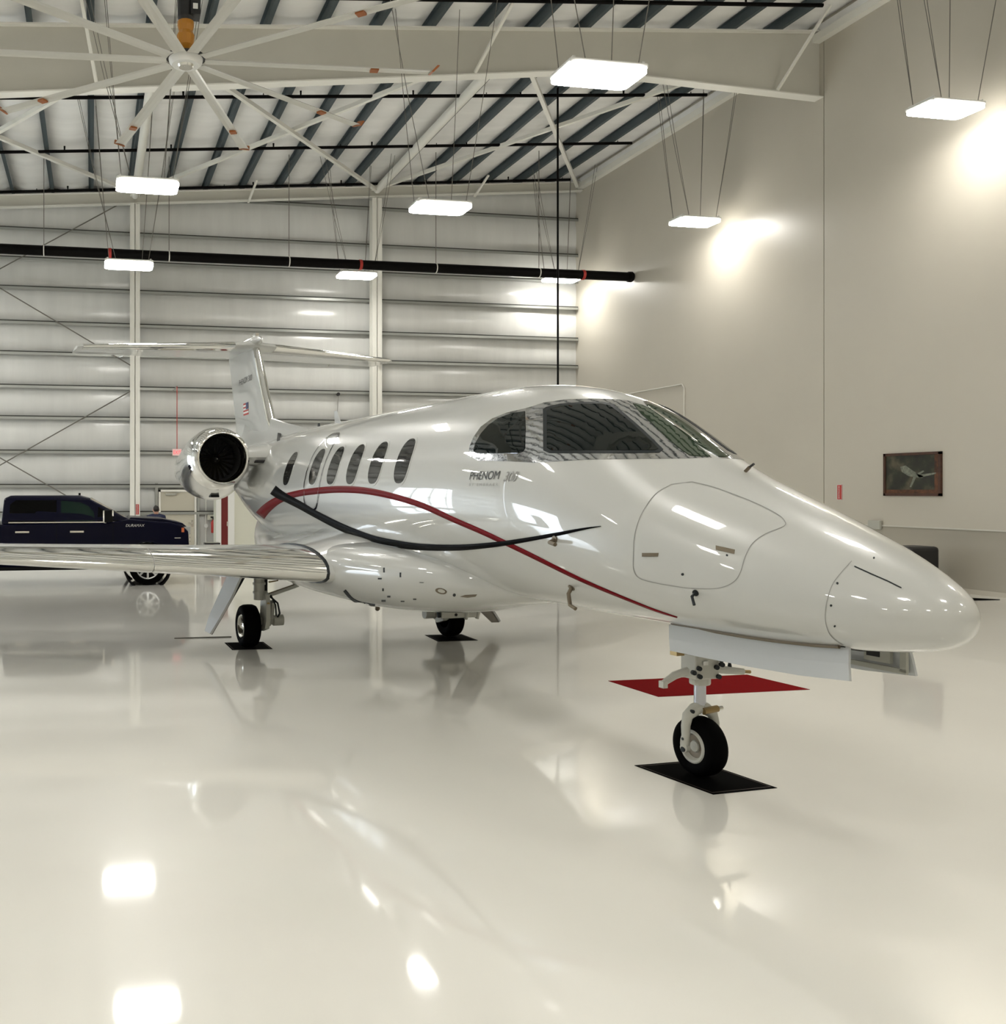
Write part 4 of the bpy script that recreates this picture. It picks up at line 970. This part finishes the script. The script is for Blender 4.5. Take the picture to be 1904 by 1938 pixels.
# marks on the fin: flag, lettering, intake
T_fin = bvh([finr])
def map_fin(x, z, tree=None):
    h_ = T_fin.ray_cast(Vector((x, -4, z)), Vector((0, 1, 0)))
    return (h_[0], -h_[1] if h_[1].y > 0 else h_[1]) if h_[0] is not None else (Vector((x, -.1, z)), Vector((0,-1,0)))
def on_fin(px, py):
    h_ = T_fin.ray_cast(RO, ray_dir(px, py)); return h_[0] if h_[0] is not None else Vector((-5, -.1, 4))
a = on_fin(467, 762); b = on_fin(467, 785)
fx0, fz0, fz1 = a.x-.28, b.z, a.z
for k in range(7):
    zz_ = fz0 + (fz1-fz0)*k/7
    patch('flag_stripe', [(fx0, zz_), (fx0+.42, zz_), (fx0+.42, zz_+(fz1-fz0)/7), (fx0, zz_+(fz1-fz0)/7)], 'sign_red' if k % 2 == 0 else 'white', .004, .5, mapper=map_fin, parent=finr)
patch('flag_canton', [(fx0+.22, fz1-.55*(fz1-fz0)), (fx0+.42, fz1-.55*(fz1-fz0)), (fx0+.42, fz1), (fx0+.22, fz1)], 'blue', .006, .5, mapper=map_fin, parent=finr)
a = on_fin(460, 722)
v, f_ = text_data('PHENOM 300', 1, .1); tw = max(p[0] for p in v)
mesh_obj('fin_lettering', [map_fin(a.x-.35+p[0]/tw*1.05, a.z-.05+p[1]*.16)[0]+Vector((0,-.005,0)) for p in v], f_, M['letter'], finr)
patch('fin_intake', [(526,819),(531,820),(530,833),(524,835)], 'dark', .004, 20, tree=bvh([dors, fus, finr]))
# blade antennas on the spine
MB().rings([wing_ring(-.40, 0, 3.10, .26, .12, vert=True), wing_ring(-.58, 0, 3.33, .12, .10, vert=True)]).build('blade_antenna', M['paint_grey'], JET)
MB().rings([wing_ring(-1.25, 0, 3.08, .14, .2, vert=True), wing_ring(-1.3, 0, 3.19, .08, .2, vert=True)]).build('small_antenna', M['seal'], JET)

# ------------------------------------------------------------------ engines
EX, EY, EZ = -1.86, 1.40, 2.655
for s in (-1, 1):
    prof = [(.0,.365),(.028,.385),(.03,.40),(.015,.425),(-.05,.455),(-.16,.482),(-.30,.50)]
    nc = MB().lathe([(-.28,.496),(-.45,.520),(-.75,.548),(-1.1,.555),(-1.5,.53),(-1.95,.46),(-2.35,.385),(-2.55,.35),(-2.55,.33),(-2.3,.31),(-2.3,.001)], (EX, s*EY, EZ), 'x', 48)
    nc.v = [(x, y-s*.13*min(1,max(0,(EX-x-.28)/.9))**1.3, z-.13*min(1,max(0,(EX-x-.28)/.9))**1.3) for x, y, z in nc.v]
    nc = nc.build('engine_nacelle', M['nacelle'], JET, smooth=True)
    MB().lathe([(-.42,.350),(-.25,.345),(-.10,.348)]+[(-.03,.36)]+prof, (EX, s*EY, EZ), 'x', 48).build('inlet_lip', M['chrome'], nc, smooth=True)
    MB().lathe([(-.06,.353),(-.25,.343),(-.60,.345),(-.60,.001)], (EX, s*EY, EZ), 'x', 48).build('inlet_duct', M['dark'], nc, smooth=True)
    MB().lathe([(-.30,.001),(-.32,.025),(-.42,.075),(-.5,.10),(-.56,.10)], (EX, s*EY, EZ), 'x', 24).build('spinner', M['satin'], nc, smooth=True)
    for k in range(22):
        a = 2*PI*k/22; vs = []
        for r_, tw in ((.09, .5), (.2, .85), (.335, 1.15)):
            for d in (-.5, .5):
                t_ = a + d*.20*math.cos(tw)*(.09/r_+.55); vs.append((EX-.47+d*.10*math.sin(tw), s*EY+r_*math.cos(t_), EZ+r_*math.sin(t_)))
        mesh_obj('fan_blade', vs, [(0,1,3,2),(2,3,5,4)], M['fan_dark'], nc)
    # pylon
    pr_ = []
    for y, x, c, t in ((.55, -1.75, 2.5, .17), (.80, -1.85, 2.35, .15), (1.0, -2.0, 2.1, .13)):
        pr_.append(wing_ring(x, s*y, EZ+.02, c, t))
    pyl = MB().rings(pr_).build('engine_pylon', M['paint'], JET, smooth=True)
    MB().box(-1.98, -1.80, s*.78-.07, s*.78+.07, EZ-.07, EZ-.03).build('pylon_slot', M['dark'], pyl)
    MB().box(EX-.80, EX-.66, s*(EY-.05)-.07, s*(EY-.05)+.07, EZ-.62, EZ-.585).build('nacelle_slot', M['dark'], nc)

# ------------------------------------------------------------------ nose gear
ngz, ngx, ngr = .228, 6.67, .222
def tyre_prof(r, w, s=1): return [(-w*.42,r*.55),(-w*.5,r*.68),(-w*.5,r*.80),(-w*.42,r*.93),(-w*.25,r*.99),(0,r),(w*.25,r*.99),(w*.42,r*.93),(w*.5,r*.80),(w*.5,r*.68),(w*.42,r*.55)]
ng = MB().tube([(6.67,0,1.12),(6.67,0,.93)], .085, 18)
ng.box(6.59,6.75,-.11,.11,.74,.93)
ng.cyl((6.67,0,.73), (0,0,1), .075, .08, 18)
ngo = bevel(ng.build('nose_landing_gear', M['gear_white'], JET), .012, 2)
MB().cyl((6.67,0,.60), (0,0,1), .043, .26, 20).build('oleo_piston', M['gear_grey'], ngo, smooth=True)
MB().box(6.71,6.716,-.03,.03,.745,.79).build('data_plate', M['white'], ngo)
MB().box(6.755,6.76,-.05,-.005,.85,.88).build('data_plate', M['white'], ngo)
MB().tube([(6.66,-.09,.80),(6.62,-.19,.76),(6.60,-.28,.70)], [.032,.03,.022], 10).box(6.58,6.63,-.30,-.26,.67,.72).build('steering_arm', M['gear_white'], ngo)
MB().tube([(6.68,.09,.81),(6.70,.22,.79),(6.72,.36,.775)], [.034,.03,.024], 10).build('steering_arm', M['gear_white'], ngo)
MB().tube([(6.72,.36,.775),(6.724,.42,.77)], .014, 8).build('arm_end', M['brass'], ngo)
MB().tube([(6.66,-.02,.93),(6.66,-.18,.95)], .022, 8).box(6.63,6.70,-.24,-.17,.92,.98).build('actuator', M['brass'], ngo)
for p in ((6.76,-.09,.83),(6.76,-.085,.77),(6.76,.07,.83),(6.77,.11,.85),(6.76,.09,.76),(6.75,-.13,.80),(6.76,.12,.90),(6.7,.17,.87)):
    MB().cyl(p, (1,-.3,0), .018, .03, 10).build('bolt', M['seal'], ngo)
MB().tube([(6.7,.06,1.1),(6.76,.13,.98),(6.74,.12,.88)], .018, 8).build('hydraulic_line', M['satin'], ngo)
MB().tube([(6.70,.25,.80),(6.70,.25,.87)], [.018,.006], 8).build('grease_fitting', M['seal'], ngo)
# drag brace up into the bay
MB().tube([(6.70,0,.90),(7.2,0,1.16)], .03, 10).build('drag_brace', M['gear_white'], ngo)
# fork around the wheel
for s in (-1, 1):
    fk = MB().tube([(6.67,0,.515),(6.67,s*.05,.505),(6.67,s*.115,.462),(6.675,s*.135,.39),(6.675,s*.135,.30),(6.67,s*.132,.21)], [.05,.048,.040,.034,.030,.028], 12)
    fk.cyl((6.67, s*.135, .225), (0,1,0), .036, .035, 14)
    fk = fk.build('wheel_fork', M['gear_white'], ngo, smooth=True)
    MB().cyl((6.67, s*.156, .215), (0,1,0), .020, .014, 12).build('axle_nut', M['seal'], fk)
    MB().cyl((6.675, s*.160, .295), (0,1,0), .011, .012, 10).build('bolt', M['seal'], fk)
MB().cyl((6.72,.05,.505), (0,1,.1), .026, .13, 12).build('tow_lug', M['brass'], ngo)
MB().cyl((6.72,.13,.51), (0,1,.1), .016, .06, 12).build('tow_lug_end', M['satin'], ngo)
MB().cyl((6.69,-.10,.50), (1,0,0), .014, .05, 10).build('bolt', M['seal'], ngo)
wt = MB().lathe(tyre_prof(ngr, .168), (6.67,0,ngz), 'y', 48).build('nose_tyre', M['rubber'], ngo, smooth=True)
for s in (-1, 1):
    MB().lathe([(s*.070,.128),(s*.079,.118),(s*.079,.100),(s*.060,.092),(s*.045,.085),(s*.04,.045),(s*.055,.04),(s*.06,.001)], (6.67,0,ngz), 'y', 32).build('wheel_rim', M['gear_white'], wt, smooth=True)
    MB().lathe([(s*.046,.086),(s*.045,.046)], (6.67,0,ngz), 'y', 32).build('rim_recess', M['bronze'], wt)
def under(x, y):
    h_ = T_fus.ray_cast(Vector((x, y, .5)), Vector((0, 0, 1))); return h_[0].z
MB().rings([[Vector((x, y, under(x, y)-dz)) for y, dz in ((-.26,.006),(-.13,.006),(0,.006),(.13,.006),(.26,.006),(.26,-.05),(-.26,-.05))] for x in (6.66,6.9,7.2,7.5,7.8,8.12)]).build('gear_bay', M['dark'], JET)
# nose gear doors
def gd(s, name, label=None):
    xs_ = [6.68, 7.0, 7.4, 7.8, 8.14]; zh = [1.155, 1.155, 1.17, 1.195, 1.225]; vs = []
    for x, z in zip(xs_, zh):
        u = (x-6.68)/1.46
        z = under(x, s*.28)-.004
        for d, dy in ((0, .285-.05*u), (.10, .305-.05*u), (.185+.015*u, .315-.05*u)): vs.append(Vector((x+d*.15*u-(0 if u else d*-.25), s*dy, z-.006-d)))
    fs = []
    for i in range(4):
        for k in range(2): q = i*3+k; fs.append((q, q+1, q+4, q+3))
    o = mesh_obj(name, vs, fs, M['door_white'], JET); sd = o.modifiers.new('thickness', 'SOLIDIFY'); sd.thickness = .018; sd.offset = 0
    return o
gd(-1, 'nose_gear_door'); pd = gd(1, 'nose_gear_door')
mb = MB(); mb.box(7.72,8.14,.215,.235,1.02,1.05); mb.box(8.10,8.14,.215,.24,1.03,1.19); mb.box(7.86,8.04,.21,.235,1.07,1.18); mb.build('door_stiffener', M['box'], pd)
MB().box(7.88,7.97,.205,.212,1.10,1.17).build('placard', M['dark'], pd)
MB().tube([(x, -.272, under(x, -.272)-.008) for x in (6.7,7.0,7.3,7.6,7.9,8.1)], .012, 8).build('door_hinge', M['bronze'], JET)

# ------------------------------------------------------------------ main gear
for s in (-1, 1):
    yw = 1.545; wr_ = .292
    leg = MB().tube([(.10, s*1.42, 1.20),(.10, s*1.42, .66)], .075, 16)
    for z in (1.0, .88, .76): leg.cyl((.10, s*1.42, z), (0,0,1), .088, .03, 16)
    leg = leg.build('main_landing_gear', M['gear_white'], JET, smooth=True)
    MB().cyl((.04, s*1.33, .95), (0,0,1), .05, .5, 12).build('actuator', M['seal'], leg)
    lk = MB().prism([(.26,.74),(.30,.60),(.30,.40),(.24,.28),(.02,.22),(-.08,.28),(.02,.48),(.04,.70),(.12,.78)], 'y', s*1.32, s*1.38)
    lk.prism([(.26,.62),(.20,.40),(.06,.28),(.0,.34),(.12,.46),(.16,.66)], 'y', s*1.24, s*1.29)
    bevel(lk.build('trailing_link', M['gear_white'], leg), .012, 2)
    MB().cyl((.08, s*1.30, .36), (0,1,0), .05, .26, 14).cyl((.10, s*1.15, .37), (0,1,0), .075, .14, 16).build('brake_cylinder', M['gear_white'], leg, smooth=True)
    MB().cyl((.285, s*1.35, .62), (1,0,0), .022, .02, 12).build('bolt', M['brass'], leg)
    MB().tube([(.16,s*1.30,.72),(.24,s*1.20,.62),(.24,s*1.17,.48),(.15,s*1.17,.42)], .014, 8).build('brake_line', M['seal'], leg)
    MB().tube([(.16,s*1.28,.74),(.27,s*1.24,.60),(.24,s*1.22,.45)], .012, 8).build('brake_line', M['seal'], leg)
    MB().tube([(.15,s*1.30,.90),(.18,s*1.18,.92),(.17,s*1.18,1.10)], .012, 8).build('hydraulic_line', M['brass'], leg)
    MB().tube([(.14,s*1.36,.70),(.25,s*.70,.92)], .028, 10).build('side_brace', M['gear_white'], leg)
    MB().tube([(.15,s*1.36,.725),(.26,s*.70,.945)], .010, 8).build('brace_line', M['bronze'], leg)
    ty = MB().lathe(tyre_prof(wr_, .235), (0, s*yw, wr_+.006), 'y', 48).build('main_tyre', M['rubber'], leg, smooth=True)
    MB().lathe([(s*.10,.165),(s*.112,.15),(s*.10,.13),(s*.05,.11),(s*.045,.05),(s*.08,.045),(s*.09,.001)], (0, s*yw, wr_), 'y', 32).build('wheel_rim', M['satin'], ty, smooth=True)
    for k in range(6):
        a = 2*PI*k/6; MB().cyl((.09*math.cos(a), s*(yw+.055), wr_+.09*math.sin(a)), (0,1,0), .018, .02, 10).build('rim_hole', M['dark'], ty)
    MB().cyl((0, s*1.50, wr_), (0,1,0), .04, .2, 12).build('axle', M['gear_white'], leg)
    if s > 0:      # torque bracket seen in front of the far tyre
        bevel(MB().box(.30, .36, 1.22, 1.80, .32, .42).build('axle_bracket', M['gear_white'], leg), .012, 2)
        MB().tube([(.34,1.62,.30),(.37,1.62,.40),(.35,1.63,.52),(.25,1.64,.60)], .028, 10).build('bracket_lug', M['gear_white'], leg, smooth=True)
        MB().tube([(.34,1.80,.30),(.36,1.82,.42),(.30,1.80,.55)], .03, 10).build('bracket_lug', M['gear_white'], leg, smooth=True)
        MB().tube([(.33,1.20,.34),(.33,1.19,.42),(.31,1.22,.50)], .03, 10).build('hose_loop', M['seal'], leg, smooth=True)
        MB().cyl((.362, 1.45, .37), (1,0,0), .022, .01, 12).build('bolt', M['dark'], leg)
    # outboard door hanging from the wing
    if s > 0: dv = [(.30,1.72,1.02),(-.30,1.72,1.02),(.30,1.90,.74),(-.30,1.90,.74),(.20,2.12,.44),(-.28,2.12,.42),(.02,2.38,.19),(-.20,2.38,.16)]
    else: dv = [(.30,1.70,1.06),(-.30,1.70,1.06),(.30,1.86,.72),(-.30,1.86,.72),(.24,2.02,.42),(-.25,2.02,.42),(.10,2.10,.22),(-.18,2.10,.22)]
    d = mesh_obj('main_gear_door', [(x, s*y, z) for x, y, z in dv], [(0,1,3,2),(2,3,5,4),(4,5,7,6)], M['paint_grey'], leg)
    sd = d.modifiers.new('thickness', 'SOLIDIFY'); sd.thickness = .03; sd.offset = 0
    mesh_obj('inner_skin', [(x*.93, s*(y-.022), z-.012) for x, y, z in dv], [(0,1,3,2),(2,3,5,4),(4,5,7,6)], M['bronze'], d)
    MB().bar((.22,s*1.66,1.0),(.16,s*1.97,.45),.03,.03).bar((-.2,s*1.66,1.0),(-.16,s*1.97,.45),.03,.03).build('door_stiffener', M['seal'], d)
    MB().box(-.3,.3,s*1.60-.09,s*1.60+.09,1.02,1.09).build('wheel_well', M['dark'], leg)
# jack pad where the brace meets the belly
for s in (-1, 1): MB().cyl((.27, s*.68, .90), (0,0,1), .05, .08, 12, r2=.03).build('brace_fitting', M['paint_grey'], JET)
# static line on the floor beside the left main wheel
q0 = at_z(330, 1209, 0); q1 = at_z(438, 1206, 0)
o = MB().tube([(q0.x, q0.y, .008), ((q0.x+q1.x)/2, (q0.y+q1.y)/2+.01, .008), (q1.x, q1.y, .008)], .008, 6).build('power_cord', M['cable']); tag(o, 'thin cord lying on the floor left of the near main wheel', 'cord')
